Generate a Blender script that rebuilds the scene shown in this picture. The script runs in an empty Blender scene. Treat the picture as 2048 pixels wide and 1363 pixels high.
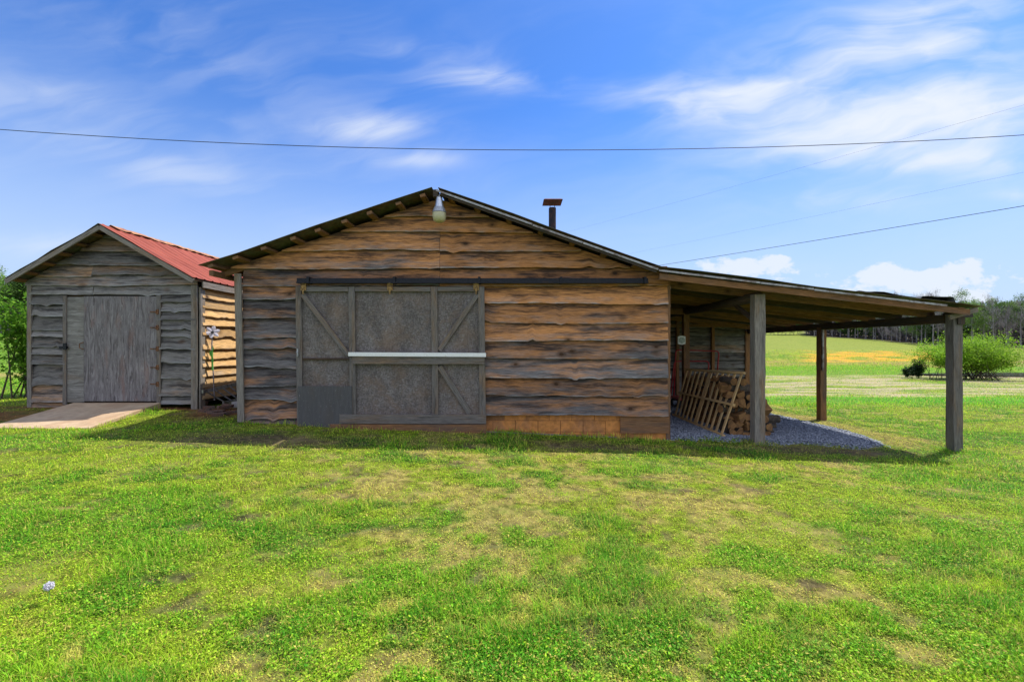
import bpy, bmesh, math, random
import numpy as np
from mathutils import Vector, Matrix

R = math.radians
scene = bpy.context.scene
COL = scene.collection
rnd = random.Random(7)

# ------------------------------------------------------------------ camera
F = 840.0; HX, HY = 1024.0, 692.0; EYE = 1.5
cam_d = bpy.data.cameras.new('camera'); cam = bpy.data.objects.new('camera', cam_d); COL.objects.link(cam)
cam.location = (0, 0, EYE); cam.rotation_euler = (R(90), 0, 0)
cam_d.sensor_width = 36; cam_d.lens = 36*F/2048
cam_d.shift_y = (HY-681.5)/2048
cam_d.clip_start = 0.05; cam_d.clip_end = 5000
scene.camera = cam

# ------------------------------------------------------------------ light
SUN = Vector((2.2, 1.25, 4.33)).normalized()
sun_el = math.asin(SUN.z); sun_az = math.atan2(SUN.x, SUN.y)
sd = bpy.data.lights.new('sun', 'SUN'); sd.energy = 3.4; sd.angle = R(0.55); sd.color = (1.0, 0.95, 0.86)
so = bpy.data.objects.new('sun', sd); COL.objects.link(so)
so.rotation_euler = (-SUN).to_track_quat('-Z', 'Y').to_euler(); so.location = (20, 20, 40)
scene.view_settings.view_transform = 'Standard'; scene.view_settings.look = 'None'
scene.view_settings.gamma = 1; scene.view_settings.use_curve_mapping = False
scene.view_settings.exposure = 0.90
scene.cycles.max_bounces = 6; scene.cycles.transparent_max_bounces = 4

# ------------------------------------------------------------------ node helper
class NT:
    def __init__(s, nt): s.nt = nt; s.N = nt.nodes; s.L = nt.links
    def n(s, t, **k):
        o = s.N.new(t)
        for a, v in k.items(): setattr(o, a, v)
        return o
    def put(s, sock, v):
        if isinstance(v, bpy.types.NodeSocket): s.L.new(v, sock)
        elif isinstance(v, (tuple, list)) and len(v) == 3 and sock.type == 'RGBA': sock.default_value = (*v, 1)
        else: sock.default_value = v
    def m(s, op, a, b=0.0, c=None):
        o = s.n('ShaderNodeMath', operation=op); s.put(o.inputs[0], a); s.put(o.inputs[1], b)
        if c is not None: s.put(o.inputs[2], c)
        return o.outputs[0]
    def vm(s, op, a, b):
        o = s.n('ShaderNodeVectorMath', operation=op); s.put(o.inputs[0], a); s.put(o.inputs[1], b); return o.outputs[0]
    def mix(s, f, a, b, mode='MIX'):
        o = s.n('ShaderNodeMix', data_type='RGBA', blend_type=mode)
        s.put(o.inputs[0], f); s.put(o.inputs[6], a); s.put(o.inputs[7], b); return o.outputs[2]
    def ss(s, v, lo, hi, a=0.0, b=1.0):
        o = s.n('ShaderNodeMapRange', interpolation_type='SMOOTHSTEP')
        s.put(o.inputs[0], v); o.inputs[1].default_value = lo; o.inputs[2].default_value = hi
        o.inputs[3].default_value = a; o.inputs[4].default_value = b; return o.outputs[0]
    def noise(s, vec, scale=5, detail=4, rough=.55, dist=0, col=False):
        o = s.n('ShaderNodeTexNoise'); s.put(o.inputs['Vector'], vec)
        o.inputs['Scale'].default_value = scale; o.inputs['Detail'].default_value = detail
        o.inputs['Roughness'].default_value = rough; o.inputs['Distortion'].default_value = dist
        return o.outputs[1] if col else o.outputs[0]
    def vor(s, vec, scale=5, rand=1, out='Distance', feature='F1'):
        o = s.n('ShaderNodeTexVoronoi', feature=feature); s.put(o.inputs['Vector'], vec)
        o.inputs['Scale'].default_value = scale; o.inputs['Randomness'].default_value = rand
        return o.outputs[out]
    def xyz(s, x, y, z=0.0):
        o = s.n('ShaderNodeCombineXYZ'); s.put(o.inputs[0], x); s.put(o.inputs[1], y); s.put(o.inputs[2], z); return o.outputs[0]
    def sep(s, v):
        o = s.n('ShaderNodeSeparateXYZ'); s.put(o.inputs[0], v); return o.outputs
    def mul(s, v, t): return s.vm('MULTIPLY', v, t)

# ------------------------------------------------------------------ world: sky with cirrus and low cumulus
w = bpy.data.worlds.new('World'); scene.world = w; w.use_nodes = True
t = NT(w.node_tree); t.N.clear()
sky = t.n('ShaderNodeTexSky', sky_type='NISHITA'); sky.sun_disc = False
sky.sun_elevation = sun_el; sky.sun_rotation = sun_az; sky.altitude = 200; sky.air_density = 1.0; sky.dust_density = 0.5; sky.ozone_density = 2.2
tc = t.n('ShaderNodeTexCoord').outputs['Generated']
d = t.sep(tc)
yy = t.m('MAXIMUM', d[1], 0.02)
U = t.m('DIVIDE', d[0], yy); V = t.m('DIVIDE', d[2], yy)   # direction slopes seen looking along +Y
uv = t.xyz(U, V, 0.0)
zz = t.m('MAXIMUM', t.m('ADD', d[2], 0.12), 0.05)
pl = t.xyz(t.m('DIVIDE', d[0], zz), t.m('DIVIDE', d[1], zz), 0.0)
front = t.ss(d[1], 0.0, 0.2)
def blob(px, py, w_, h_, ang=0.0, soft=1.0):
    """soft elliptical patch of sky, given as a direction"""
    cu, cv = (px-HX)/F, (HY-py)/F
    a = R(ang); du = t.m('SUBTRACT', U, cu); dv = t.m('SUBTRACT', V, cv)
    ru = t.m('ADD', t.m('MULTIPLY', du, math.cos(a)), t.m('MULTIPLY', dv, math.sin(a)))
    rv = t.m('SUBTRACT', t.m('MULTIPLY', dv, math.cos(a)), t.m('MULTIPLY', du, math.sin(a)))
    q = t.m('ADD', t.m('POWER', t.m('DIVIDE', ru, w_/F), 2.0), t.m('POWER', t.m('DIVIDE', rv, h_/F), 2.0))
    return t.m('POWER', 2.718, t.m('MULTIPLY', q, -soft))
warp = t.noise(t.mul(uv, (1.6, 3.0, 1)), 1.5, 3, .5, 0, True)
wuv = t.vm('ADD', uv, t.vm('SCALE', t.vm('SUBTRACT', warp, (.5, .5, .5)), (0, 0, 0)))
sc_ = wuv.node; 
mrot = t.n('ShaderNodeMapping'); t.put(mrot.inputs[0], uv); mrot.inputs['Rotation'].default_value = (0, 0, R(-12)); 
ruv = mrot.outputs[0]
wv = t.vm('ADD', t.mul(ruv, (1.4, 6.5, 1)), t.mul(warp, (1.2, 1.2, 0)))
fib = t.noise(wv, 1.6, 7, .52, .1)
fine = t.noise(t.mul(t.vm('ADD', ruv, t.mul(warp, (.12, .12, 0))), (5, 30, 1)), 1.6, 5, .65)
fibs = t.m('ADD', t.m('MULTIPLY', fib, .90), t.m('MULTIPLY', fine, .10))
patches = [
    (975, 160, 120, 22, 0, 1.0), (745, 255, 105, 32, 4, 1.0), (830, 318, 90, 18, 0, .6),
    (1450, 205, 260, 46, -4, .95), (1760, 130, 260, 90, 22, .8), (1900, 235, 300, 60, 12, 1.0), (1950, 325, 280, 34, -2, .75),
    (90, 190, 330, 40, -10, .36), (300, 330, 420, 40, -16, .42), (860, 105, 140, 26, -5, .35), (480, 150, 330, 60, -20, .22),
    (1800, 30, 260, 80, 10, .35), (1780, 230, 420, 150, 8, .42), (500, 60, 500, 90, -8, .07), (520, 300, 500, 60, -8, .12), (1680, 400, 160, 22, 0, .45), (60, 490, 200, 26, 0, .6), (180, 60, 300, 90, 10, .10), (2030, 390, 60, 12, 0, .5)]
acc = None
for (px, py, w_, h_, an, st) in patches:
    b = t.m('MULTIPLY', blob(px, py, w_, h_, an), st)
    acc = b if acc is None else t.m('ADD', acc, b)
thin = t.m('MULTIPLY', t.ss(t.m('ADD', fibs, t.m('MULTIPLY', acc, .12)), .36, .86), t.m('MINIMUM', t.m('ADD', acc, .07), 1.0))
# low cumulus on the right horizon
cn = t.noise(t.mul(uv, (1, 1.7, 1)), 13, 6, .6)
acc2 = None
for (px, py, w_, h_, st) in [(1480, 536, 110, 24, 1.0), (1560, 518, 45, 13, .7), (1850, 560, 150, 30, 1.15), (1760, 545, 50, 14, .5), (1930, 535, 50, 18, .5), (2130, 570, 60, 18, .6), (1560, 585, 200, 14, .5), (1950, 598, 150, 12, .5)]:
    b = t.m('MULTIPLY', blob(px, py, w_, h_, 0), st); acc2 = b if acc2 is None else t.m('ADD', acc2, b)
cum = t.ss(t.m('ADD', t.m('MULTIPLY', acc2, .8), t.m('MULTIPLY', t.m('SUBTRACT', cn, .5), 2.0)), .36, .64)
cum = t.m('MULTIPLY', t.m('MULTIPLY', cum, .85), t.ss(acc2, .08, .3))
low = t.m('MULTIPLY', t.ss(t.m('MULTIPLY', t.m('MAXIMUM', d[2], 0.0), 1.0), .0, .52, 1, 0), .92)
ca = t.m('MULTIPLY', t.m('MAXIMUM', thin, cum), front)
# unseen bright cloud added behind the camera to fill the shaded fronts
rear_fill = t.m('MULTIPLY', t.ss(d[1], .12, -.25), t.ss(t.noise(pl, 1.1, 6, .6, .5), .36, .56))
rear_fill = t.m('MULTIPLY', rear_fill, t.ss(d[2], -.02, .06))
hs = t.n('ShaderNodeHueSaturation'); hs.inputs['Saturation'].default_value = 1.12; hs.inputs['Value'].default_value = 1.0
t.L.new(sky.outputs[0], hs.inputs['Color'])
SKYC = (2.45, 3.0, 3.9)
skyc = t.mix(1.0, hs.outputs[0], (.375, .585, .88), 'MULTIPLY')
skyc = t.mix(low, skyc, SKYC)
col = t.mix(ca, skyc, (3.5, 3.75, 4.15))
col = t.mix(rear_fill, col, (4.6, 4.8, 5.5))
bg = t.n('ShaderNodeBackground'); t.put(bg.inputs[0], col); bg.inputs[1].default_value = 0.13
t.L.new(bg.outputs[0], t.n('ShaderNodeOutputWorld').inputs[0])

# ------------------------------------------------------------------ materials
def newmat(name):
    m = bpy.data.materials.new(name); m.use_nodes = True; q = NT(m.node_tree); q.N.clear()
    out = q.n('ShaderNodeOutputMaterial'); bs = q.n('ShaderNodeBsdfPrincipled'); q.L.new(bs.outputs[0], out.inputs[0])
    q.bs = bs; q.out = out
    return m, q
def bump(q, h, strength=.4, dist=.01):
    b = q.n('ShaderNodeBump'); b.inputs['Strength'].default_value = strength; b.inputs['Distance'].default_value = dist
    q.put(b.inputs['Height'], h); q.L.new(b.outputs[0], q.bs.inputs['Normal'])
def uvs(q): return q.n('ShaderNodeUVMap', uv_map='UVMap').outputs[0]

def wood(name, brown, grey, amount=.5, dark=(.03, .027, .03), val=1.0, boards=False, stain=.5, rough=.85, knots=True, pale=.5):
    """weathered timber: fresh-brown and silvered patches, grain, knots. amount = share of brown"""
    m, q = newmat(name)
    u_v = uvs(q)
    at = q.n('ShaderNodeVertexColor', layer_name='bc').outputs[0] if boards else None
    big = q.noise(q.mul(u_v, (.9, 4.5, 1)), 1.0, 4, .6, .3)
    mid = q.noise(q.mul(u_v, (1.9, 30, 1)), 1.0, 5, .65, .25)
    grain = q.noise(q.mul(u_v, (5, 190, 1)), 1.0, 5, .7, .25)
    f = q.m('ADD', q.m('MULTIPLY', big, .72), q.m('MULTIPLY', mid, .28))
    if boards:
        a = q.n('ShaderNodeSeparateColor'); q.L.new(at, a.inputs[0]); a = a.outputs
        f = q.m('ADD', f, q.m('MULTIPLY', q.m('SUBTRACT', a[2], .5), .42))
    th = .5 + (.5-amount)*.34
    f = q.ss(f, th-.13, th+.15)
    c = q.mix(f, grey, brown)
    # dark, wet-looking weather stains
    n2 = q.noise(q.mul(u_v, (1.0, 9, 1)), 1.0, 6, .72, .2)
    if boards: n2 = q.m('ADD', n2, q.m('MULTIPLY', a[1], .13))  # heavier towards each board's top: part dirt, part painted shade of the lap
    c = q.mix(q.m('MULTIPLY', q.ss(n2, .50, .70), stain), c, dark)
    # silvering along the worn lower edge
    if boards:
        n3 = q.noise(q.mul(u_v, (2.4, 8, 1)), 1.0, 4, .6)
        e = q.m('MULTIPLY', q.ss(a[1], .30, .0), q.ss(n3, .38, .62))
        c = q.mix(q.m('MULTIPLY', e, pale), c, (.34, .34, .36))
    if knots:
        kv = q.vor(q.mul(u_v, (1.9, 2.9, 1)), 1.0, .95)
        ring = q.m('ADD', kv, q.m('MULTIPLY', q.m('SUBTRACT', mid, .5), .05))
        c = q.mix(q.ss(ring, .10, .06), c, (.045, .025, .016))
        c = q.mix(q.m('MULTIPLY', q.ss(ring, .24, .08), .6), c, (.09, .05, .03))
    g = q.ss(grain, .30, .70, .48, 1.42)
    c = q.mix(1.0, c, q.xyz(g, g, g), 'MULTIPLY')
    crack = q.ss(q.noise(q.mul(u_v, (1.4, 75, 1)), 1.0, 2, .5, .3), .67, .72)
    c = q.mix(q.m('MULTIPLY', crack, .75), c, (.015, .012, .01))
    if boards:
        bv = q.ss(a[0], 0, 1, .72, 1.22); c = q.mix(1.0, c, q.xyz(bv, bv, bv), 'MULTIPLY')
    if val != 1.0: c = q.mix(1.0, c, (val, val, val), 'MULTIPLY')
    q.put(q.bs.inputs['Base Color'], c); q.bs.inputs['Roughness'].default_value = rough
    q.bs.inputs['Specular IOR Level'].default_value = .12
    h = q.m('SUBTRACT', q.m('ADD', q.m('MULTIPLY', grain, .5), q.m('MULTIPLY', mid, .6)), crack)
    bump(q, h, .7, .006)
    return m

def plain(name, colr, rough=.6, metal=0.0, var=.25, scale=8, col2=None, bmp=.15, thr=(.45, .6), spec=.4):
    m, q = newmat(name)
    oc = q.n('ShaderNodeTexCoord').outputs['Object']
    n = q.noise(oc, scale, 6, .65, .2)
    c = colr
    if col2: c = q.mix(q.ss(n, *thr), colr, col2)
    g = q.ss(q.noise(oc, scale*3.7, 5, .6), .3, .7, 1-var, 1+var)
    c = q.mix(1.0, c, q.xyz(g, g, g), 'MULTIPLY')
    q.put(q.bs.inputs['Base Color'], c); q.bs.inputs['Roughness'].default_value = rough; q.bs.inputs['Metallic'].default_value = metal
    q.bs.inputs['Specular IOR Level'].default_value = spec
    if bmp: bump(q, q.noise(oc, scale*6, 4, .6), bmp, .01)
    return m

M = {}
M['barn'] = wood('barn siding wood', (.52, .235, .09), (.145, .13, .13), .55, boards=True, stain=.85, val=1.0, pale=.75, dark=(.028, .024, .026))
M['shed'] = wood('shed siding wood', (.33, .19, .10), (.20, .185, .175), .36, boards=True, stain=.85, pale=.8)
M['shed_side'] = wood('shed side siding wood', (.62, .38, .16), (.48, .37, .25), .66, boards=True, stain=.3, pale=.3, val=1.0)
M['grey'] = wood('grey weathered timber', (.23, .15, .09), (.165, .15, .14), .28, stain=.6, knots=False)
M['post'] = wood('silvered post timber', (.25, .16, .09), (.235, .21, .185), .25, stain=.6, knots=False)
M['brown'] = wood('brown sawn timber', (.26, .13, .06), (.13, .095, .075), .7, stain=.5)
M['dark'] = wood('dark old timber', (.10, .06, .035), (.06, .055, .055), .5, stain=.6, knots=False)
M['gate'] = wood('yellow slat timber', (.66, .42, .19), (.48, .35, .20), .7, stain=.15, knots=False)
M['steel'] = plain('dark steel track', (.018, .019, .024), .5, .6, .3, 9, (.05, .03, .02), thr=(.55, .75))
M['rust_steel'] = plain('rusty hardware', (.20, .09, .04), .8, .2, .3, 30, (.06, .03, .02))
M['hanger'] = plain('ochre rusty hanger', (.33, .20, .07), .8, .1, .35, 30, (.12, .07, .03))
M['white'] = plain('white painted trim', (.80, .80, .79), .6, 0, .06, 12, (.66, .63, .58), thr=(.55, .75))
M['zinc'] = plain('galvanised metal', (.36, .37, .39), .45, .7, .15, 6, (.20, .19, .18))
M['drip'] = plain('aged drip edge metal', (.34, .33, .33), .5, .35, .2, 5, (.16, .12, .10), thr=(.45, .65))
M['roof_rust'] = plain('old rusted tin', (.13, .085, .055), .65, .25, .3, 3.5, (.11, .115, .09), thr=(.4, .6))
M['concrete'] = plain('concrete', (.46, .34, .22), .9, 0, .12, 2.2, (.38, .25, .15), thr=(.4, .7))
M['block'] = plain('clay stained block', (.54, .22, .06), .95, 0, .22, 3.0, (.38, .17, .07), thr=(.42, .66), bmp=.3)
M['mortar'] = plain('mortar', (.26, .12, .05), .95, 0, .2, 12)
M['brick'] = plain('dark old brick', (.13, .07, .05), .95, 0, .3, 12, (.08, .06, .05))
M['glass'] = plain('frosted lamp glass', (.50, .46, .30), .3, 0, .1, 20, bmp=0)
M['red_paint'] = plain('red painted tube', (.38, .02, .03), .35, .1, .2, 14, bmp=0)
M['rubber'] = plain('black rubber', (.015, .015, .015), .8, 0, .2, 20)
M['green_paint'] = plain('green painted metal', (.10, .38, .06), .5, 0, .1, 10, bmp=0)
M['wire'] = plain('wire', (.035, .035, .04), .7, 0, .05, 3, bmp=0)
M['bark'] = plain('bark', (.10, .075, .055), .95, 0, .35, 14, (.05, .04, .035), bmp=.6)
M['greybark'] = plain('grey bark', (.30, .27, .28), .95, 0, .3, 4, (.17, .15, .16), bmp=.3)
M['cut'] = wood('split firewood', (.34, .18, .07), (.17, .09, .045), .55, stain=.12, knots=False, dark=(.1, .05, .02))
M['stone'] = plain('stone', (.30, .29, .28), .9, 0, .2, 12)

# standing seam / ribbed red tin
m, q = newmat('faded red tin roof'); oc = q.n('ShaderNodeTexCoord').outputs['Object']
st = q.noise(q.mul(oc, (1.0, 14, 1.0)), 1.2, 6, .65)
c = q.mix(q.ss(st, .35, .65), (.20, .045, .03), (.34, .085, .055))
c = q.mix(q.m('MULTIPLY', q.ss(q.noise(oc, 5, 6, .7), .55, .68), .7), c, (.20, .06, .035))
q.put(q.bs.inputs['Base Color'], c); q.bs.inputs['Roughness'].default_value = .75; q.bs.inputs['Metallic'].default_value = 0; q.bs.inputs['Specular IOR Level'].default_value = .2
bump(q, st, .1, .01); M['red_tin'] = m

# strand board
m, q = newmat('strand board'); u_v = uvs(q)
ca1 = q.vor(q.mul(u_v, (34, 75, 1)), 1.0, 1, 'Color'); cb1 = q.vor(q.mul(u_v, (80, 30, 1)), 1.0, 1, 'Color')
va = q.n('ShaderNodeSeparateColor'); q.L.new(ca1, va.inputs[0]); vb = q.n('ShaderNodeSeparateColor'); q.L.new(cb1, vb.inputs[0])
fl = q.m('MULTIPLY', q.m('ADD', va.outputs[0], vb.outputs[1]), .5)
c = q.mix(q.ss(fl, .2, .85), (.10, .085, .08), (.185, .165, .16))
c = q.mix(q.m('MULTIPLY', q.ss(q.noise(q.mul(u_v, (1.6, 1.6, 1)), 1.3, 6, .7, .4), .42, .68), .55), c, (.20, .13, .085))
c = q.mix(q.m('MULTIPLY', q.ss(va.outputs[1], .93, .97), .25), c, (.38, .36, .35))
q.put(q.bs.inputs['Base Color'], c); w_ = q.ss(q.noise(q.mul(u_v, (1.3, .7, 1)), 1.5, 6, .7, .3), .3, .7, .72, 1.25); q.put(q.bs.inputs['Base Color'], q.mix(1.0, c, q.xyz(w_, w_, w_), 'MULTIPLY')); q.bs.inputs['Roughness'].default_value = .9; bump(q, fl, .5, .004); M['osb'] = m

# weathered plywood of the shed door: swirling, cathedral grain
def ply(name, vert, base, hi, warm):
    m, q = newmat(name); u_v = uvs(q)
    if not vert: pass
    wv = q.noise(q.mul(u_v, (1.0, 5.5, 1)), 1.6, 3, .5)
    g = q.noise(q.xyz(q.m('MULTIPLY', q.sep(u_v)[0], 1.6), q.m('ADD', q.m('MULTIPLY', q.sep(u_v)[1], 38), q.m('MULTIPLY', wv, 9))), 1.0, 6, .7)
    c = q.mix(q.ss(g, .36, .66), base, hi)
    c = q.mix(q.m('MULTIPLY', q.ss(q.noise(q.mul(u_v, (.8, 3, 1)), 1.4, 4, .6), .52, .68), .5), c, warm)
    sp = q.noise(q.mul(u_v, (12, 80, 1)), 1.0, 4, .7)
    c = q.mix(q.ss(sp, .62, .72), c, (.40, .38, .38)); c = q.mix(q.ss(sp, .38, .28), c, (.05, .045, .05))
    q.put(q.bs.inputs['Base Color'], c); q.bs.inputs['Roughness'].default_value = .85; bump(q, g, .4, .005); return m
M['ply'] = ply('weathered plywood', True, (.085, .072, .075), (.255, .235, .24), (.22, .125, .10))
M['ply_side'] = ply('weathered cross-grain plywood', False, (.12, .11, .10), (.27, .255, .24), (.20, .15, .11))
M['patch'] = ply('dark smooth plywood', True, (.072, .070, .072), (.092, .090, .092), (.085, .072, .062))

# vegetation materials take a per-vertex base colour
def leafmat(name, trans=.4, rough=.6, attr='col', colr=None, col2=None):
    m = bpy.data.materials.new(name); m.use_nodes = True; q = NT(m.node_tree); q.N.clear()
    out = q.n('ShaderNodeOutputMaterial')
    if colr is None: c = q.n('ShaderNodeVertexColor', layer_name=attr).outputs[0]
    else:
        g = q.n('ShaderNodeNewGeometry'); oi = q.n('ShaderNodeObjectInfo')
        c = q.mix(g.outputs['Random Per Island'], colr, col2 or colr)
        v = q.ss(oi.outputs['Random'], 0, 1, .75, 1.25); c = q.mix(1.0, c, q.xyz(v, v, v), 'MULTIPLY')
    a = q.n('ShaderNodeBsdfPrincipled'); q.put(a.inputs['Base Color'], c); a.inputs['Roughness'].default_value = rough; a.inputs['Specular IOR Level'].default_value = .12
    b = q.n('ShaderNodeBsdfTranslucent'); q.put(b.inputs[0], c)
    mx = q.n('ShaderNodeMixShader'); mx.inputs[0].default_value = trans
    q.L.new(a.outputs[0], mx.inputs[1]); q.L.new(b.outputs[0], mx.inputs[2]); q.L.new(mx.outputs[0], out.inputs[0])
    return m
M['grass'] = leafmat('grass blades', .45)
M['leaf_bright'] = leafmat('spring leaves', .45, colr=(.09, .22, .02), col2=(.20, .36, .035))
M['leaf_wood'] = leafmat('wood edge leaves', .3, colr=(.09, .19, .03), col2=(.22, .34, .06))
M['leaf_mid'] = leafmat('mid green leaves', .3, colr=(.045, .10, .02), col2=(.10, .18, .04))
M['leaf_dark'] = leafmat('dark evergreen leaves', .1, colr=(.018, .05, .02), col2=(.04, .09, .03))
M['leaf_willow'] = leafmat('willow leaves', .5, colr=(.20, .42, .02), col2=(.38, .58, .05))
M['twig'] = leafmat('bare purple grey twigs', 0.0, colr=(.19, .165, .18), col2=(.33, .29, .30))
M['petal'] = leafmat('white petals', .2, colr=(.7, .68, .74), col2=(.6, .58, .68))

# ground: base colour from attribute plus fine texture
m, q = newmat('ground cover'); c = q.n('ShaderNodeVertexColor', layer_name='col').outputs[0]
oc = q.n('ShaderNodeTexCoord').outputs['Object']
n1 = q.noise(oc, 9, 8, .7); n2 = q.noise(oc, 1.3, 6, .65); n3 = q.noise(q.mul(oc, (.5, 1.4, 1)), .35, 8, .72)
g = q.ss(n1, .3, .7, .35, 1.6); c = q.mix(1.0, c, q.xyz(g, g, g), 'MULTIPLY')
# straw / green mottling
c = q.mix(q.m('MULTIPLY', q.ss(n2, .5, .66), .35), c, (.30, .24, .10)); c = q.mix(q.m('MULTIPLY', q.ss(n3, .52, .64), .45), c, (.09, .17, .025))
q.put(q.bs.inputs['Base Color'], c); q.bs.inputs['Roughness'].default_value = 1; q.bs.inputs['Specular IOR Level'].default_value = .1
bump(q, q.m('ADD', n1, q.m('MULTIPLY', n2, 1.5)), .6, .06); M['ground'] = m
m, q = newmat('blue grey gravel'); oc = q.n('ShaderNodeTexCoord').outputs['Object']
vd = q.vor(oc, 34); vc = q.vor(oc, 34, 1, 'Color'); s_ = q.n('ShaderNodeSeparateColor'); q.L.new(vc, s_.inputs[0])
c = q.mix(s_.outputs[0], (.10, .115, .15), (.30, .32, .37)); c = q.mix(q.ss(vd, .55, .8), c, (.03, .03, .035))
q.put(q.bs.inputs['Base Color'], c); q.bs.inputs['Roughness'].default_value = .9; bump(q, vd, -.8, .03); M['gravel'] = m
m, q = newmat('gravel stones'); g = q.n('ShaderNodeNewGeometry')
c = q.mix(g.outputs['Random Per Island'], (.10, .12, .165), (.36, .39, .45)); q.put(q.bs.inputs['Base Color'], c); q.bs.inputs['Roughness'].default_value = .85; M['pebble'] = m
m, q = newmat('pond water'); q.bs.inputs['Base Color'].default_value = (.06, .07, .06, 1); q.bs.inputs['Roughness'].default_value = .08
bump(q, q.noise(q.n('ShaderNodeTexCoord').outputs['Object'], 3, 4, .6), .2, .02); M['water'] = m

# ------------------------------------------------------------------ mesh builder
def P(px, py, Y): return Vector(((px-HX)*Y/F, Y, EYE-(py-HY)*Y/F))
class MB:
    def __init__(s): s.v = []; s.f = []; s.uv = []; s.c = []; s.mi = []
    def face(s, idx, uv, c=(.5, .5, .5), mi=0):
        s.f.append(idx); s.uv.extend(uv); s.c.extend([c]*len(idx)); s.mi.append(mi)
    def beam(s, a, b, w, h, up=(0, 0, 1), seg=None, jit=0.0, mi=0, taper=1.0, uo=None):
        """rectangular bar from a to b, w across, h along up; a little uneven when jit > 0"""
        a = Vector(a); b = Vector(b); d = (b-a); L = d.length; d = d/L; up = Vector(up)
        side = d.cross(up).normalized(); up = side.cross(d).normalized()
        n = seg or max(1, int(L/.22) if jit else 1)
        i0 = len(s.v); ou = rnd.random()*20 if uo is None else uo; ov = rnd.random()*20
        for k in range(n+1):
            tt = k/n; p = a+d*L*tt; sc = 1+(taper-1)*tt
            for (x, y) in ((-1, -1), (1, -1), (1, 1), (-1, 1)):
                j = Vector((rnd.uniform(-jit, jit), rnd.uniform(-jit, jit), rnd.uniform(-jit, jit)))
                s.v.append(p+side*x*w*.5*sc+up*y*h*.5*sc+j)
        ws = [0, w, w+h, 2*w+h, 2*w+2*h]
        for k in range(n):
            for e in range(4):
                q0 = i0+k*4+e; q1 = i0+k*4+(e+1) % 4
                u0, u1 = ou+L*k/n, ou+L*(k+1)/n; v0, v1 = ov+ws[e], ov+ws[e+1]
                s.face((q0, q1, q1+4, q0+4), [(u0, v0), (u0, v1), (u1, v1), (u1, v0)], mi=mi)
        s.face((i0+3, i0+2, i0+1, i0), [(ou, ov), (ou+.05, ov), (ou+.05, ov+.1), (ou, ov+.1)], mi=mi)
        e = i0+n*4; s.face((e, e+1, e+2, e+3), [(ou, ov), (ou+.05, ov), (ou+.05, ov+.1), (ou, ov+.1)], mi=mi)
    def box(s, x0, x1, y0, y1, z0, z1, axis=None, jit=0.0, mi=0):
        dx, dy, dz = x1-x0, y1-y0, z1-z0; ax = axis or max((dx, 'x'), (dy, 'y'), (dz, 'z'))[1]
        cx, cy, cz = (x0+x1)/2, (y0+y1)/2, (z0+z1)/2
        if ax == 'x': s.beam((x0, cy, cz), (x1, cy, cz), dy, dz, (0, 0, 1), jit=jit, mi=mi)
        elif ax == 'y': s.beam((cx, y0, cz), (cx, y1, cz), dx, dz, (0, 0, 1), jit=jit, mi=mi)
        else: s.beam((cx, cy, z0), (cx, cy, z1), dx, dy, (0, 1, 0), jit=jit, mi=mi)
    def tube(s, pts, r, n=8, mi=0, caps=True):
        pts = [Vector(p) for p in pts]; rs = r if isinstance(r, (list, tuple)) else [r]*len(pts)
        i0 = len(s.v); ou = rnd.random()*9; L = 0; prev = None
        for k, p in enumerate(pts):
            d = (pts[min(k+1, len(pts)-1)]-pts[max(k-1, 0)]).normalized()
            ref = Vector((0, 0, 1)) if abs(d.z) < .9 else Vector((1, 0, 0))
            if prev is None: x = d.cross(ref).normalized()
            else: x = (prev-d*prev.dot(d)).normalized()
            prev = x; y = d.cross(x)
            for e in range(n):
                a = 2*math.pi*e/n; s.v.append(p+(x*math.cos(a)+y*math.sin(a))*rs[k])
        for k in range(len(pts)-1):
            L2 = L+(pts[k+1]-pts[k]).length
            for e in range(n):
                q0 = i0+k*n+e; q1 = i0+k*n+(e+1) % n
                s.face((q0, q1, q1+n, q0+n), [(ou+L, e*.05), (ou+L, e*.05+.05), (ou+L2, e*.05+.05), (ou+L2, e*.05)], mi=mi)
            L = L2
        if caps and n > 2:
            s.face(tuple(reversed(range(i0, i0+n))), [(ou, 0)]*n, mi=mi)
            e = i0+(len(pts)-1)*n; s.face(tuple(range(e, e+n)), [(ou, 0)]*n, mi=mi)
    def lathe(s, c, prof, n=24, mi=0, ribs=0, rdepth=0):
        c = Vector(c); i0 = len(s.v)
        for (r, z) in prof:
            for e in range(n):
                a = 2*math.pi*e/n; rr = r*(1+(rdepth if ribs and e % 2 else 0)); s.v.append(c+Vector((rr*math.cos(a), rr*math.sin(a), z)))
        for k in range(len(prof)-1):
            for e in range(n):
                q0 = i0+k*n+e; q1 = i0+k*n+(e+1) % n; s.face((q0, q1, q1+n, q0+n), [(0, 0)]*4, mi=mi)
    def build(s, name, mats, parent=None, smooth=False, origin=None):
        me = bpy.data.meshes.new(name)
        o_ = Vector(origin) if origin is not None else Vector((0, 0, 0))
        me.from_pydata([tuple(Vector(p)-o_) for p in s.v], [], s.f)
        ul = me.uv_layers.new(name='UVMap'); ul.data.foreach_set('uv', np.array(s.uv, dtype=np.float32).ravel())
        ca = me.color_attributes.new('bc', 'FLOAT_COLOR', 'CORNER')
        cc = np.ones((len(s.c), 4), dtype=np.float32); cc[:, :3] = np.array(s.c); ca.data.foreach_set('color', cc.ravel())
        if not isinstance(mats, (list, tuple)): mats = [mats]
        for mm in mats: me.materials.append(mm)
        me.polygons.foreach_set('material_index', s.mi)
        if smooth: me.polygons.foreach_set('use_smooth', [True]*len(s.f))
        me.update()
        o = bpy.data.objects.new(name, me); COL.objects.link(o); o.location = o_
        if parent: 
            o.parent = parent
            o.location = o_-world_loc(parent)
        return o
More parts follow.
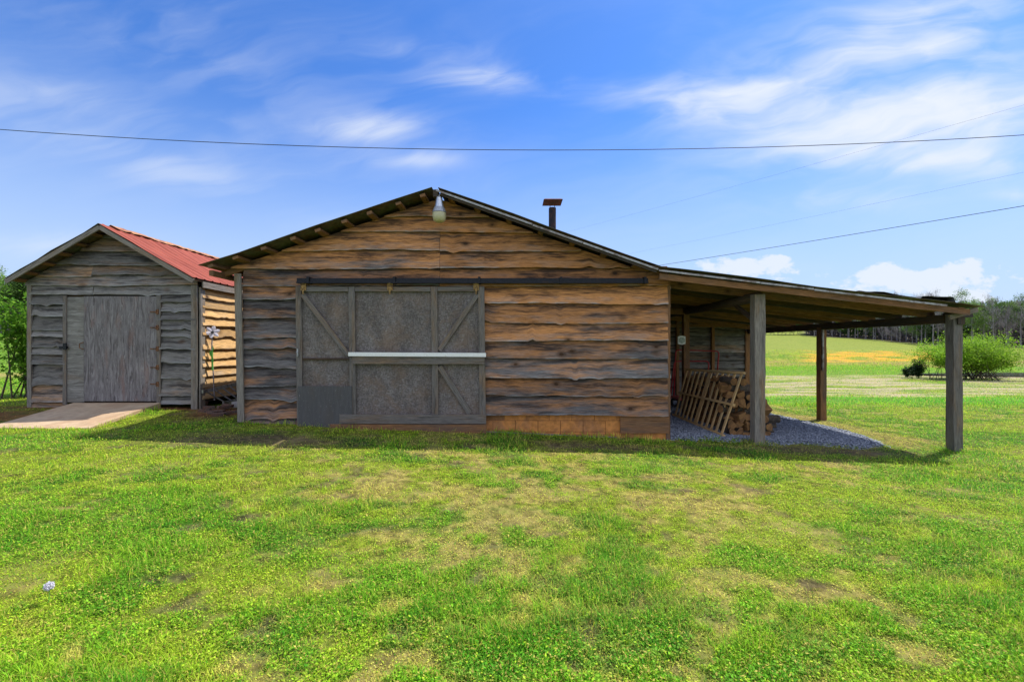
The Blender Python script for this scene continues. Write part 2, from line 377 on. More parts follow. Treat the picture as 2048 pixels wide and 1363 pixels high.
def world_loc(o):
    l = Vector(o.location)
    while o.parent: o = o.parent; l += Vector(o.location)
    return l
def tag(o, label=None, cat=None, group=None, kind=None):
    if label: o['label'] = label
    if cat: o['category'] = cat
    if group: o['group'] = group
    if kind: o['kind'] = kind
    return o
def empty(name, loc, label=None, cat=None, group=None):
    o = bpy.data.objects.new(name, None); COL.objects.link(o); o.location = loc; o.empty_display_size = .2
    return tag(o, label, cat, group)
def copy_tree(o, parent=None):
    c = o.copy(); COL.objects.link(c)
    if parent: c.parent = parent
    for ch in [x for x in o.children]: copy_tree(ch, c)
    return c

# ------------------------------------------------------------------ numpy noise
def _h(ix, iy, seed):
    n = (ix.astype(np.int64)*374761393+iy.astype(np.int64)*668265263+seed*1442695041) & 0xffffffff
    n = ((n ^ (n >> 13))*1274126177) & 0xffffffff
    return ((n ^ (n >> 16)) & 0xffff)/65535.0
def vn(x, y, seed=0):
    ix = np.floor(x); iy = np.floor(y); fx = x-ix; fy = y-iy; fx = fx*fx*(3-2*fx); fy = fy*fy*(3-2*fy)
    a = _h(ix, iy, seed); b = _h(ix+1, iy, seed); c = _h(ix, iy+1, seed); d_ = _h(ix+1, iy+1, seed)
    return (a*(1-fx)+b*fx)*(1-fy)+(c*(1-fx)+d_*fx)*fy
def fbm(x, y, seed=0, o=4):
    s = 0; a = .5; tt = 0
    for k in range(o): s = s+a*vn(x*2**k+k*17.3, y*2**k-k*9.1, seed+k); tt += a; a *= .55
    return s/tt
def sst(v, lo, hi): q_ = np.clip((v-lo)/(hi-lo), 0, 1); return q_*q_*(3-2*q_)

# ------------------------------------------------------------------ terrain
def gz(x, Y):
    x = np.asarray(x, dtype=float); Y = np.asarray(Y, dtype=float)
    near = -.045-.04*np.clip(x, -(3.8+3.7*sst(Y, 7.1, 8.7)), 9.5)*sst(Y, 1.0, 6.5)
    near = near+.045*(1-sst(Y, 1, 6))
    Rr = np.interp(Y, [0, 11, 25, 45, 80, 110, 130, 190, 300, 600, 2000], [-.41, -.42, -1.2, -1.6, -1.0, .6, 1.8, 6, 14, 25, 40])
    Ll = np.interp(Y, [0, 9, 20, 35, 60, 80, 150, 300, 600, 2000], [.25, .25, .3, 1.0, 2.6, 3.8, 9, 16, 25, 40])
    s = sst(x, -10, 9)
    farz = Ll*(1-s)+Rr*s
    wf = sst(Y, 9.5, 22)
    z = near*(1-wf)+farz*wf
    z = z+(fbm(x*.5, Y*.5, 5)-.5)*.05*(1-sst(Y, 6, 9))+(fbm(x*.06, Y*.06, 9)-.5)*.5*sst(Y, 20, 60)
    return z
def g1(x, Y): return float(gz(np.array([x]), np.array([Y]))[0])

GREEN = np.array((.13, .255, .02)); YG = np.array((.27, .335, .03)); STRAW = np.array((.47, .365, .12)); DIRT = np.array((.20, .145, .09))
ORANGE = np.array((.80, .38, .04)); CLAY = np.array((.30, .13, .055)); PALE = np.array((.50, .41, .26)); DEEP = np.array((.055, .18, .015))
def mixc(a, b, f): return a*(1-f[:, None])+b*f[:, None]
def lawn(x, Y):
    """base colour of the sward at each point"""
    n = len(x)
    c = np.tile(GREEN, (n, 1))
    big = fbm(x*.55, Y*1.1, 21, 4); med = fbm(x*1.8, Y*2.4, 33, 4); sm = fbm(x*7, Y*7, 47, 3)
    c = mixc(c, YG, sst(big+.35*(med-.5)+.05, .42, .6)*.9)
    ang = x/np.maximum(Y, .5)
    sm2 = fbm(x*14, Y*14, 48, 2)
    gcl = fbm(x*4.6, Y*5.4, 61, 4); gc2 = fbm(x*1.5+5, Y*1.9, 62, 3)
    dry = .40*gcl+.18*sm+.14*sm2+.28*gc2+.07*np.exp(-((ang-.12)/.6)**2)-.085*sst(-ang, .3, 1.0)-.03*sst(ang, .6, 1.1)
    c = mixc(c, STRAW, sst(dry, .505, .64)*(.82*(Y < 14)+.4*(Y >= 14)))
    c = mixc(c, DEEP, sst(fbm(x*1.3+3, Y*1.9, 71, 5)+.25*(sm-.5), .58, .70)*.75)
    c = mixc(c, DIRT, sst(fbm(x*3.1, Y*4.1, 55, 4)+.2*(sm-.5), .66, .78)*.7*(Y < 9))
    # tramped earth in front of the barn
    e = np.exp(-((x+4.0)/1.3)**2-((Y-6.35)/.38)**2)+np.exp(-((x-1.3)/1.0)**2-((Y-6.7)/.25)**2)*.9+np.exp(-((x-5.3)/1.3)**2-((Y-7.1)/.3)**2)*1.1
    c = mixc(c, DIRT*1.0, np.clip(e*1.5*(sm+.2), 0, .85))
    # red clay beside ramp and around the sheds' footings
    e = np.exp(-((x+9.6)/.9)**2-((Y-7.9)/.35)**2)+np.exp(-((x+7.8)/2.6)**2-((Y-8.6)/.18)**2)+np.exp(-((x+5.8)/.5)**2-((Y-8.3)/.5)**2)
    c = mixc(c, CLAY, np.clip(e*1.6, 0, .95))
    # strawy verge round the gravel
    dg = np.abs(x-.45-np.interp(Y, [7.4, 8, 9, 10, 11.5, 14], [6.6, 7.0, 7.15, 7.15, 6.95, 6.8]))
    c = mixc(c, STRAW*.9, np.clip(np.exp(-(dg/.45)**2), 0, 1)*sst(Y, 7.2, 8)*sst(-Y, -14, -12)*.75)
    # field beyond, banded across the slope
    wob = (fbm(x*.05, Y*.08, 91, 3)-.5)*6+(fbm(x*.3, Y*.3, 92, 3)-.5)*2.0
    Yw = Y+wob*np.clip(Y/30, .25, 2.6)
    rt = sst(x, 2, 6)
    def band(a, b, s): return sst(Yw, a-s, a+s)*(1-sst(Yw, b-s, b+s))*rt
    c = mixc(c, DEEP*1.6, band(14, 18.5, 1.0)*.85)
    mott = fbm(x*.35, Y*1.2, 101, 4)
    c = mixc(c, PALE, band(18.5, 44, 1.2)*sst(-mott, -.60, -.44)*.92)
    c = mixc(c, GREEN*1.15, band(44, 60, 2.5)*.9)
    c = mixc(c, STRAW*.75, band(60, 78, 3)*.85*sst(mott, .38, .55))
    fld = band(96, 400, 3); c = mixc(c, np.array((.26, .31, .05)), fld*.95)
    og = band(72, 104, 2.0)*sst(ang, .66, .74)*(1-sst(ang, 1.02, 1.10)); c = mixc(c, ORANGE, og*sst(-mott, -.60, -.47))
    lf = (1-sst(x, -9, -5))*sst(Y, 10, 12)
    c = mixc(c, np.array((.13, .27, .025)), lf*.8)
    c = mixc(c, STRAW, lf*(np.exp(-((Yw-19)/1.5)**2)*.8+np.exp(-((Y-60)/2.0)**2)))
    eY = np.interp(ang, [.50, .60, .757, .87, .995, 1.10, 1.22, 1.42], [215, 205, 186, 158, 130, 121, 116, 112])
    c = mixc(c, np.array((.12, .085, .07)), sst(Y-eY, -3, 0)*rt*(ang > .70))
    c = mixc(c, np.array((.06, .07, .03)), lf*sst(Y, 74, 77))
    far2 = (1-sst(x, 40, 80))*sst(Y, 240, 260); c = mixc(c, np.array((.16, .33, .05)), far2*rt)
    return c

def tri_mesh(name, verts, faces, cols, mats, smooth=False, parent=None):
    me = bpy.data.meshes.new(name); nv = len(verts); nf = len(faces); k = faces.shape[1]
    me.vertices.add(nv); me.vertices.foreach_set('co', verts.astype(np.float32).ravel())
    me.loops.add(nf*k); me.loops.foreach_set('vertex_index', faces.astype(np.int32).ravel())
    me.polygons.add(nf); me.polygons.foreach_set('loop_start', np.arange(0, nf*k, k, dtype=np.int32))
    me.update(calc_edges=True)
    if cols is not None:
        ca = me.color_attributes.new('col', 'FLOAT_COLOR', 'POINT'); cc = np.ones((nv, 4), dtype=np.float32); cc[:, :3] = cols; ca.data.foreach_set('color', cc.ravel())
    for mm in (mats if isinstance(mats, list) else [mats]): me.materials.append(mm)
    if smooth: me.polygons.foreach_set('use_smooth', [True]*nf)
    me.validate()
    o = bpy.data.objects.new(name, me); COL.objects.link(o)
    if parent: o.parent = parent
    return o

def axis(fine0, fine1, step, lo, hi, grow):
    a = list(np.arange(fine0, fine1+1e-6, step)); s = step; v = a[-1]
    while v < hi: s *= grow; v += s; a.append(v)
    s = step; v = a[0]; pre = []
    while v > lo: s *= grow; v -= s; pre.append(v)
    return np.array(pre[::-1]+a)
xs = axis(-11, 10, .07, -1500, 1500, 1.045); ys = axis(1.2, 12, .07, -40, 2200, 1.03)
GX, GY = np.meshgrid(xs, ys); gx, gy = GX.ravel(), GY.ravel(); gzv = gz(gx, gy)
gzv = gzv+(fbm(gx*3, gy*3, 3, 3)-.5)*.03*(gy < 14)
gcol = lawn(gx, gy)*np.interp(gy, [8, 20, 60], [.50, .74, .78])[:, None]  # near ground darkened to paint the shadowed gaps between blades
nx_, ny_ = len(xs), len(ys)
ii = (np.arange(ny_-1)[:, None]*nx_+np.arange(nx_-1)[None, :]).ravel()
gf = np.stack([ii, ii+1, ii+nx_+1, ii+nx_], 1)
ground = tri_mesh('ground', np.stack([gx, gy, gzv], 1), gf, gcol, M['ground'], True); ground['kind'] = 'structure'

def GE(Y): return np.interp(Y, [7.4, 8, 9, 10, 11.5, 14], [6.6, 7.0, 7.15, 7.15, 6.95, 6.8])
def kites(pos, az, lean, L, W, bend, cols):
    """leaf or blade: base, two shoulders, tip; lean from vertical"""
    dx, dy = np.cos(az), np.sin(az); sx, sy = -dy, dx
    sl, cl = np.sin(lean), np.cos(lean); s2, c2 = np.sin(lean+bend), np.cos(lean+bend)
    mid = pos+np.stack([dx*sl*L*.5, dy*sl*L*.5, cl*L*.5], 1)
    tip = mid+np.stack([dx*s2*L*.5, dy*s2*L*.5, c2*L*.5], 1)
    off = np.stack([sx*W*.5, sy*W*.5, 0*W], 1)
    v = np.stack([pos, mid-off, mid+off, tip], 1).reshape(-1, 3)
    b = np.arange(len(pos))*4
    f = np.concatenate([np.stack([b, b+1, b+2], 1), np.stack([b+1, b+3, b+2], 1)])
    return v, f, np.repeat(cols, 4, 0)
def grass():
    rg = np.random.default_rng(5)
    n = 760000
    a = rg.random(n); Y = np.where(rg.random(n) < .62, 1/(1/1.5+(1/15-1/1.5)*a), 1.5*(15/1.5)**a)
    x = (rg.random(n)*2-1)*(Y*1.34+.8)
    # far tufts on the open ground
    ng_ = 60000; Yg = 52*(108/52)**rg.random(ng_); xg = Yg*(.55+.65*rg.random(ng_)); nf_ = 90000; af = rg.random(nf_); Yf = 13*(55/13)**af; xf = np.where(rg.random(nf_) < .25, -rg.random(nf_)*Yf*.6-Yf*.85, rg.random(nf_)*Yf*.9+Yf*.45)
    x = np.concatenate([x, xf, xg]); Y = np.concatenate([Y, Yf, Yg])
    nw = 2600; ws = rg.random(nw); wx_ = np.where(ws < .6, rg.uniform(-4.8, 2.75, nw), np.where(ws < .72, rg.uniform(4.1, 4.6, nw), np.where(ws < .84, rg.uniform(7.55, 8.05, nw), rg.uniform(-7.16, -7.02, nw))))
    wy_ = np.where(ws < .6, 7.44-rg.random(nw)**2*.14, np.where(ws < .84, rg.uniform(7.22, 7.55, nw), rg.uniform(7.2, 8.6, nw)))
    x = np.concatenate([x, wx_]); Y = np.concatenate([Y, wy_]); isw = np.zeros(len(x), bool); isw[-nw:] = fbm(wx_*3, wy_*3, 66, 2) > .45
    ok = ~((x > -5.0) & (x < 2.9) & (Y > 7.46)) & ~((x > -9.95) & (x < -6.4) & (Y > 8.62) & (Y < 14)) & ~((x > -8.98) & (x < -7.12) & (Y > 7.18) & (Y < 8.7))
    edge = GE(Y)-.08+.25*(fbm(x*2, Y*2, 8)-.5); fr = 7.62+.5*(fbm(x*1.5, Y*0+1, 12)-.5)+.0*x
    ok &= ~((x > 2.7) & (x < edge) & (Y > fr) & (Y < 14))
    ok &= ~((x > 42) & (Y > 38) & (Y < 47))
    x, Y = x[ok], Y[ok]; isw = isw[ok]; n = len(x)
    base = lawn(x, Y)
    lush = fbm(x*1.2+3, Y*1.7, 71, 4)
    straw = base[:, 0] > base[:, 1]*.95
    keep = rg.random(n) < np.where(straw, .92, 1.0)*np.where(base[:, 2] > .05, .8, 1)
    clay = (base[:, 0] > base[:, 1]*1.25)
    keep &= ~(clay & (rg.random(n) < .88))
    isw = isw[keep]; x, Y, base, lush = x[keep], Y[keep], base[keep], lush[keep]; n = len(x)
    z = gz(x, Y)-.004
    kind = rg.random(n) < .52                       # broad little leaves of clover and weeds
    tuft = sst(lush, .55, .72)
    L = np.where(kind, rg.uniform(.006, .0155, n), rg.uniform(.018, .045, n)*(1+1.0*tuft))
    W = np.where(kind, L*rg.uniform(.6, 1.0, n), rg.uniform(.0022, .0048, n))
    sc = np.clip(Y/3.2, .9, 16)**.85
    grn = sst(base[:, 1]/(base[:, 0]+.001), 1.1, 1.7); L = L*np.clip(sc**.55, .9, 3.4)*(1+1.6*sst(Y, 50, 70))*(.75+.65*grn); W = W*sc
    L = np.where(isw, rg.uniform(.05, .15, n), L); W = np.where(isw, .006, W); kind = kind & ~isw
    lean = np.where(kind, rg.uniform(.8, 1.6, n), np.abs(rg.normal(.55, .4, n)))
    bend = np.where(kind, rg.uniform(-.2, .4, n), rg.uniform(.1, .9, n))
    az = rg.random(n)*2*math.pi
    z = z+np.where(kind, rg.random(n)**1.5*(.012+.03*grn), 0)
    r = rg.random(n)
    c = base*rg.uniform(.5, 1.6, n)[:, None]
    f = (r < .18); c[f] = STRAW*rg.uniform(.4, 1.0, f.sum())[:, None]
    f = (r > .93); c[f] = YG*rg.uniform(1.0, 1.5, f.sum())[:, None]
    f = (r > .20) & (r < .30); c[f] = DEEP*rg.uniform(.6, 1.3, f.sum())[:, None]
    c = np.clip(c*np.array((1.66, 1.84, 1.22))[None], 0, .88)
    v, fc, cc = kites(np.stack([x, Y, z], 1), az, lean, L, W, bend, c)
    o = tri_mesh('grass', v, fc, cc, M['grass']); tag(o, 'short green and straw-coloured grass and clover over the lawn and field', 'grass', kind='stuff')
grass()

# gravel floor under the lean-to
gxs = np.arange(2.5, 8.2, .08); gys = np.arange(7.2, 14.4, .08)
A_, B_ = np.meshgrid(gxs, gys); a_, b_ = A_.ravel(), B_.ravel()
edge = GE(b_)+.25*(fbm(a_*2, b_*2, 8)-.5); fr = 7.6+.5*(fbm(a_*1.5, b_*0+1, 12)-.5)
inside = np.minimum(edge-a_, b_-fr); zz_ = gz(a_, b_)+np.clip(inside, -.3, .15)*.25-.0
k_ = len(gxs); i_ = (np.arange(len(gys)-1)[:, None]*k_+np.arange(k_-1)[None, :]).ravel()
gv = tri_mesh('gravel_floor', np.stack([a_, b_, zz_], 1), np.stack([i_, i_+1, i_+k_+1, i_+k_], 1), None, M['gravel'], True); gv['kind'] = 'structure'
def pebbles():
    rg = np.random.default_rng(9); n = 26000
    x = rg.uniform(2.7, 7.9, n); Y = 7.3+6.4*rg.random(n)**1.5
    edge = GE(Y)+.04+.25*(fbm(x*2, Y*2, 8)-.5); fr = 7.52+.5*(fbm(x*1.5, Y*0+1, 12)-.5)
    k = (x < edge+rg.normal(0, .15, n)) & (Y > fr+rg.normal(0, .08, n)); x, Y = x[k], Y[k]; n = len(x)
    ins = np.minimum(edge[k]-x, Y-fr[k]); z = gz(x, Y)+np.clip(ins, -.1, .15)*.25
    s = rg.uniform(.010, .026, n); a = rg.random(n)*6.28
    base = np.array([(1, 0, 0), (-1, 0, 0), (0, 1, 0), (0, -1, 0), (0, 0, 1), (0, 0, -1)], float)
    v = base[None]*(rg.uniform(.6, 1.3, (n, 6, 1)))*s[:, None, None]
    ca, sa = np.cos(a)[:, None], np.sin(a)[:, None]
    vx = v[..., 0]*ca-v[..., 1]*sa; vy = v[..., 0]*sa+v[..., 1]*ca; vz = v[..., 2]*.7+rg.normal(0, .2, (n, 1))*vx
    v = np.stack([vx+x[:, None], vy+Y[:, None], vz+z[:, None]+.004], -1).reshape(-1, 3)
    f0 = np.array([(0, 2, 4), (2, 1, 4), (1, 3, 4), (3, 0, 4), (2, 0, 5), (1, 2, 5), (3, 1, 5), (0, 3, 5)])
    f = (f0[None]+(np.arange(n)*6)[:, None, None]).reshape(-1, 3)
    tag(tri_mesh('gravel', v, f, None, M['pebble']), 'loose blue-grey gravel stones under the open lean-to', 'gravel', kind='stuff')
pebbles()

# pond beyond the willow
pm = MB(); pts = []
for k in range(40):
    a = 2*math.pi*k/40; rr = 1+.12*math.sin(3*a)+.06*math.sin(7*a+1); pts.append((58+15.5*rr*math.cos(a), 43.5+3.6*rr*math.sin(a), -1.44))
pm.v = pts; pm.face(tuple(range(40)), [(0, 0)]*40); pond = pm.build('pond_water', M['water']); pond['kind'] = 'structure'

# ------------------------------------------------------------------ siding
_tab = [random.Random(3).random() for _ in range(1)] + [random.Random(i*7+1).random() for i in range(1023)]
def f1(v):
    i = math.floor(v); f = v-i; f = f*f*(3-2*f); return _tab[i % 1024]*(1-f)+_tab[(i+1) % 1024]*f
def siding(mb, org, d, nrm, edges, u0, u1, ztop, step=.045, amp=.014, brown=.5, bfun=None, gap=None, lap=.05, zbot=None, splits=(), notch=.5):
    """live-edge boards. edges: lower-edge heights from top to bottom; ztop(u): roof line over the wall"""
    org = Vector(org); d = Vector(d); nrm = Vector(nrm)
    up_prev = None
    for bi, z0 in enumerate(edges):
        zt_nom = (edges[bi-1]+lap) if bi > 0 else 99
        cuts = [u0]
        for s_ in splits:
            if s_[0] == bi: cuts.append(s_[1])
        cuts.append(u1); cuts.sort()
        for ci in range(len(cuts)-1):
            a, b = cuts[ci]+(.003 if ci else 0), cuts[ci+1]-(.003 if ci < len(cuts)-2 else 0)
            ph = [rnd.random()*6.28 for _ in range(4)]; am = amp*rnd.uniform(.6, 1.4); off = rnd.uniform(-.006, .006)
            nts = [(rnd.uniform(a, b), rnd.uniform(.03, .10), rnd.choice((-1, -1, -1, 1))*rnd.uniform(.01, .045)) for _ in range(rnd.randint(0, max(1, int((b-a)*notch))))]
            rb = rnd.random(); bb = min(1, max(0, (bfun(z0, ci) if bfun else brown)+rnd.uniform(-.13, .13))); ou = rnd.random()*30; ov = rnd.random()*60
            tilt = rnd.uniform(.9, 1.15)
            n = max(2, int((b-a)/step)); rows = []
            prev = None
            for k in range(n+1):
                u = a+(b-a)*k/n
                ze = z0+off+.66*am*(1.3*math.sin(u*1.1+ph[0])+2.2*(f1(u*1.7+ph[1]*40)-.5)+1.1*(f1(u*6.1+ph[2]*40)-.5)+.5*(f1(u*19+ph[3]*40)-.5))
                for (c_, w_, h_) in nts: ze += h_*math.exp(-((u-c_)/w_)**2)
                if zbot is not None: ze = max(ze, zbot(u))
                zr_ = ztop(u); zt = min(zt_nom, zr_)
                if ze > zt-.015: prev = None; continue
                H = max(zt-ze, .02); i0 = len(mb.v); full = max(.2, (edges[bi-1]+lap-z0) if bi > 0 else .35)
                offs = []
                for (r_, extra) in ((0, 0), (.06, .004), (.35, .002), (.7, 0), (1, 0)):
                    o_ = .012+.060*tilt*(1-r_*H/full)+extra
                    mb.v.append(org+d*u+nrm*o_+Vector((0, 0, ze+H*r_))); offs.append(r_)
                mb.v.append(org+d*u+nrm*(.012+.060*tilt-.040)+Vector((0, 0, ze+.003)))
                if prev is not None:
                    pi0, pu, pH = prev
                    for j in range(4):
                        r0, r1 = offs[j], offs[j+1]
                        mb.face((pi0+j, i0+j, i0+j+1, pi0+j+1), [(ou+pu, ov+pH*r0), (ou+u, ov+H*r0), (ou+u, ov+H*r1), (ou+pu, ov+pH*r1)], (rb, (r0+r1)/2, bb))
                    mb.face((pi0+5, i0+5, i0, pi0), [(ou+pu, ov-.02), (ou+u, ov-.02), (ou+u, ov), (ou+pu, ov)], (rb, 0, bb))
                else: mb.face((i0+5, i0, i0+1, i0+2), [(ou+u, ov), (ou+u, ov), (ou+u, ov), (ou+u, ov)], (rb, 0, bb))
                prev = (i0, u, H)
            if prev: i0 = prev[0]; mb.face((i0+2, i0+1, i0, i0+5), [(ou+u1, ov)]*4, (rb, 0, bb))

# ------------------------------------------------------------------ BARN
BY = 7.5; BS = F/BY
def bx(px): return (px-HX)/BS
def bz(py): return EYE-(py-HY)/BS
RP = [(-5.30, 2.86), (-1.30, 4.19), (2.50, 2.83), (7.85, 2.17)]
def zr(x):
    return float(np.interp(x, [p[0] for p in RP], [p[1] for p in RP]))
barn = empty('barn', (-1, 11, 0), 'brown and grey live-edge plank barn with a big sliding door and an open lean-to', 'barn')
XL, XR = bx(489), bx(1334); BBK = 14.6
top_e = [bz(y) for y in (401, 437, 466, 503, 538, 572)]
mb = MB()
def upz(u): return zr(u)-.07
bf_hi = lambda z, ci: .78
# gable boards: three rows reach the eaves, joints above the door
sp = ((3, -1.28), (4, -1.28), (5, -1.28), (1, .55), (3, bx(617)))
siding(mb, (0, BY, 0), (1, 0, 0), (0, -1, 0), top_e[:5], -5.2, XR, upz, brown=.76, splits=sp[:2]+((1, .55), (2, -3.3)))
siding(mb, (0, BY, 0), (1, 0, 0), (0, -1, 0), [top_e[4], top_e[5]][1:], XL, XR, lambda u: top_e[4]+.05, brown=.6, splits=((0, -1.28),))
lo_l = [bz(y) for y in (598, 635, 673, 698, 731, 769, 799, 837, 857)]
lo_r = [bz(y) for y in (607, 645, 682, 716, 754, 790, 829)]
def bfl(z, ci): return .30+.15*(z < .5)+.2*(z > 2.2)
def bfr(z, ci): return .82 if z > 2.15 else (.68 if z > 1.85 else (.50 if z > 1.3 else .43))
siding(mb, (0, BY, 0), (1, 0, 0), (0, -1, 0), lo_l[:1]+lo_l[1:], XL, bx(606), lambda u: top_e[5]+.05, bfun=bfl, notch=2.6, amp=.022, splits=())
siding(mb, (0, BY, 0), (1, 0, 0), (0, -1, 0), lo_r, bx(964), XR, lambda u: top_e[5]+.05, bfun=bfr, notch=1.4, amp=.017)
mb.box(bx(600), bx(975), BY+.02, BY+.04, -.3, 2.6)        # boards behind the sliding door
mb.build('front_siding', M['barn'], barn)
mb = MB()
ed = [2.5, 2.2, 1.88, 1.55, 1.24, .92, .6, .3, 0.0, -.3]
siding(mb, (XL-.0, 0, 0), (0, 1, 0), (-1, 0, 0), ed, BY+.02, BBK, lambda u: zr(XL)-.07, step=.09, brown=.5)
mb.build('side_siding', M['barn'], barn); mb = MB()
siding(mb, (XR+.0, 0, 0), (0, 1, 0), (1, 0, 0), ed, BY+.02, BBK, lambda u: 2.74, step=.09, brown=.5)
mb.build('side_siding', M['barn'], barn)
mb = MB(); siding(mb, (0, BBK, 0), (1, 0, 0), (0, 1, 0), [4, 3.7, 3.4, 3.1, 2.8]+ed, XL, XR, upz, step=.09, brown=.5); mb.build('rear_siding', M['barn'], barn)
mb = MB()  # corner boards
mb.beam((bx(489.5), BY-.10, .17), (bx(483), BY-.10, bz(549)), .115, .03, (0, 1, 0), jit=.003)
mb.build('corner_board', M['post'], barn)
mb = MB(); mb.box(XR-.02, XR+.055, BY-.012, BY+.1, -.2, 2.72, jit=.002); mb.build('corner_board', M['brown'], barn)

# foundation of clay-stained blocks
mb = MB()
for row, (z0, z1) in enumerate(((-.02, .17), (.18, .37), (-.22, -.03), (-.42, -.23))):
    x = XL+.02-(row % 2)*.2
    while x < XR:
        a, b = max(x, XL+.02), min(x+.392, XR-.01)
        if b-a > .05 and not (z1 > .35 and a < bx(970)): mb.box(a, b, BY+rnd.uniform(-.004, .002), BY+.19, z0, z1, jit=.0015)
        x += .402
mb.build('foundation', M['block'], barn)
mb = MB(); mb.box(XL+.03, XR-.02, BY+.012, BY+.18, -.45, .30); mb.build('mortar_bed', M['mortar'], barn)
mb = MB()
mb.box(bx(1240), XR+.02, BY-.04, BY-.012, bz(865), bz(832), jit=.004); mb.build('patch_board', M['brown'], barn)
mb = MB(); mb.beam((bx(973), BY-.06, bz(862)), (bx(1232), BY-.05, bz(874)), .03, .035, jit=.004); mb.beam((bx(990), BY-.13, bz(868)), (bx(1120), BY-.16, bz(876)), .09, .018, jit=.004)
mb.build('skirt_board', M['post'], barn)

# roof sheets (ribbed tin), purlins, drip edge
FY = 7.10
def sheet(mb, a, b, y0, y1, rib=.23, h=.016, th=.006, wob=.006, dy=.06, seed=1, nseg=6):
    """ribbed tin between ridge point a=(x,z) and eave point b=(x,z)"""
    n = int((y1-y0)/dy); L = math.hypot(b[0]-a[0], b[1]-a[1]); nx, nz = -(b[1]-a[1])/L, (b[0]-a[0])/L
    if nz < 0: nx, nz = -nx, -nz
    for side in (0, 1):
        i0 = len(mb.v)
        for j in range(n+1):
            y = y0+(y1-y0)*j/n; ph = (y/rib) % 1.0
            hh = h*max(0, 1-abs(ph-.5)/.13)
            for k in range(nseg+1):
                tt = k/nseg; wv = wob*math.sin(tt*9+seed+y*1.3)
                e = hh+wv-(th if side else 0)
                yj = y+(.012*math.sin(tt*23+seed) if j == 0 else 0)
                mb.v.append(Vector((a[0]+(b[0]-a[0])*tt+nx*e, yj, a[1]+(b[1]-a[1])*tt+nz*e)))
        for j in range(n):
            for k in range(nseg):
                q0 = i0+j*(nseg+1)+k; mb.face((q0, q0+1, q0+nseg+2, q0+nseg+1), [(0, 0)]*4)
    m_ = (n+1)*(nseg+1)
    for k in range(nseg): mb.face((i0-m_+k, i0-m_+k+1, i0+k+1, i0+k), [(0, 0)]*4)
    for j in range(n):
        q0 = i0-m_+j*(nseg+1); q1 = i0+j*(nseg+1); mb.face((q0, q1, q1+nseg+1, q0+nseg+1), [(0, 0)]*4)
        q0 += nseg; q1 += nseg; mb.face((q0, q1, q1+nseg+1, q0+nseg+1), [(0, 0)]*4)
mb = MB(); sheet(mb, (-1.36, 4.20), (-5.30, 2.87), FY, BBK+.3, dy=.058, wob=.008); mb.build('roof_panel', M['roof_rust'], barn)
mb = MB(); sheet(mb, (-1.25, 4.195), (2.6, 2.82), FY, BBK+.3, dy=.058, seed=2); mb.build('roof_panel', M['roof_rust'], barn)
mb = MB(); sheet(mb, (2.35, 2.868), (8.0, 2.168), FY, 13.95, dy=.058, seed=3, wob=.012, nseg=14); mb.build('roof_panel', M['roof_rust'], barn)
for x in [bx_ for bx_ in (-1.52, -1.93, -2.42, -2.85, -3.3, -3.72, -4.22, -4.7, -5.12)]:
    mb = MB(); z = zr(x)-.045; mb.beam((x, FY+.03, z-.01), (x, BBK+.2, z-.01), .095, .05, (-.33, 0, 1), jit=.003); mb.build('purlin', M['brown'], barn)
for x in (-1.05, -.6, -.05, .5, 1.05, 1.6, 2.15):
    mb = MB(); z = zr(x)-.05; mb.beam((x, FY+.12, z-.01), (x, BBK+.2, z-.01), .09, .04, (.35, 0, 1), jit=.003); mb.build('purlin', M['brown'], barn)
mb = MB()
mb.beam((-1.30, FY+.03, 4.10), (-5.25, FY+.16, 2.79), .03, .0, seg=1) if False else None
# rafters of the barn gable overhang
for (a, b, y) in (((-1.3, 4.07), (-5.22, 2.765), BY-.05+.07), ((-1.3, 4.07), (2.6, 2.69), BY+.02)):
    mb.beam((a[0], y, a[1]), (b[0], y, b[1]), .04, .10, jit=.002)
mb.build('gable_rafter', M['brown'], barn)
mb = MB(); mb.beam((-5.16, FY+.1, 2.755), (-5.16, BBK, 2.755), .07, .09, jit=.003); mb.build('eave_beam', M['brown'], barn)
mb = MB(); mb.beam((-1.30, FY+.04, 4.10), (-1.30, BBK+.1, 4.10), .08, .12, jit=.003); mb.build('ridge_beam', M['dark'], barn)
# light drip edge under the right-hand rake, in lengths
cuts = [-1.28, .35, 1.2, 2.48, 4.2, 5.1, 6.7, 7.35]
mb = MB()
for i in range(len(cuts)-1):
    a, b = cuts[i], cuts[i+1]-.01
    for (dz, hgt, dy_) in ((-.052, .030, -.012),):
        mb.beam((a, FY+dy_, zr(a)+dz-.004*(i % 2)), (b, FY+dy_, zr(b)+dz-.004*(i % 2)+.006), .012, hgt)
mb.build('drip_edge', M['drip'], barn)
mb = MB(); mb.beam((-1.22, FY+.03, zr(-1.22)-.085), (2.45, FY+.03, zr(2.45)-.085), .03, .035, jit=.003); mb.build('rake_board', M['dark'], barn)

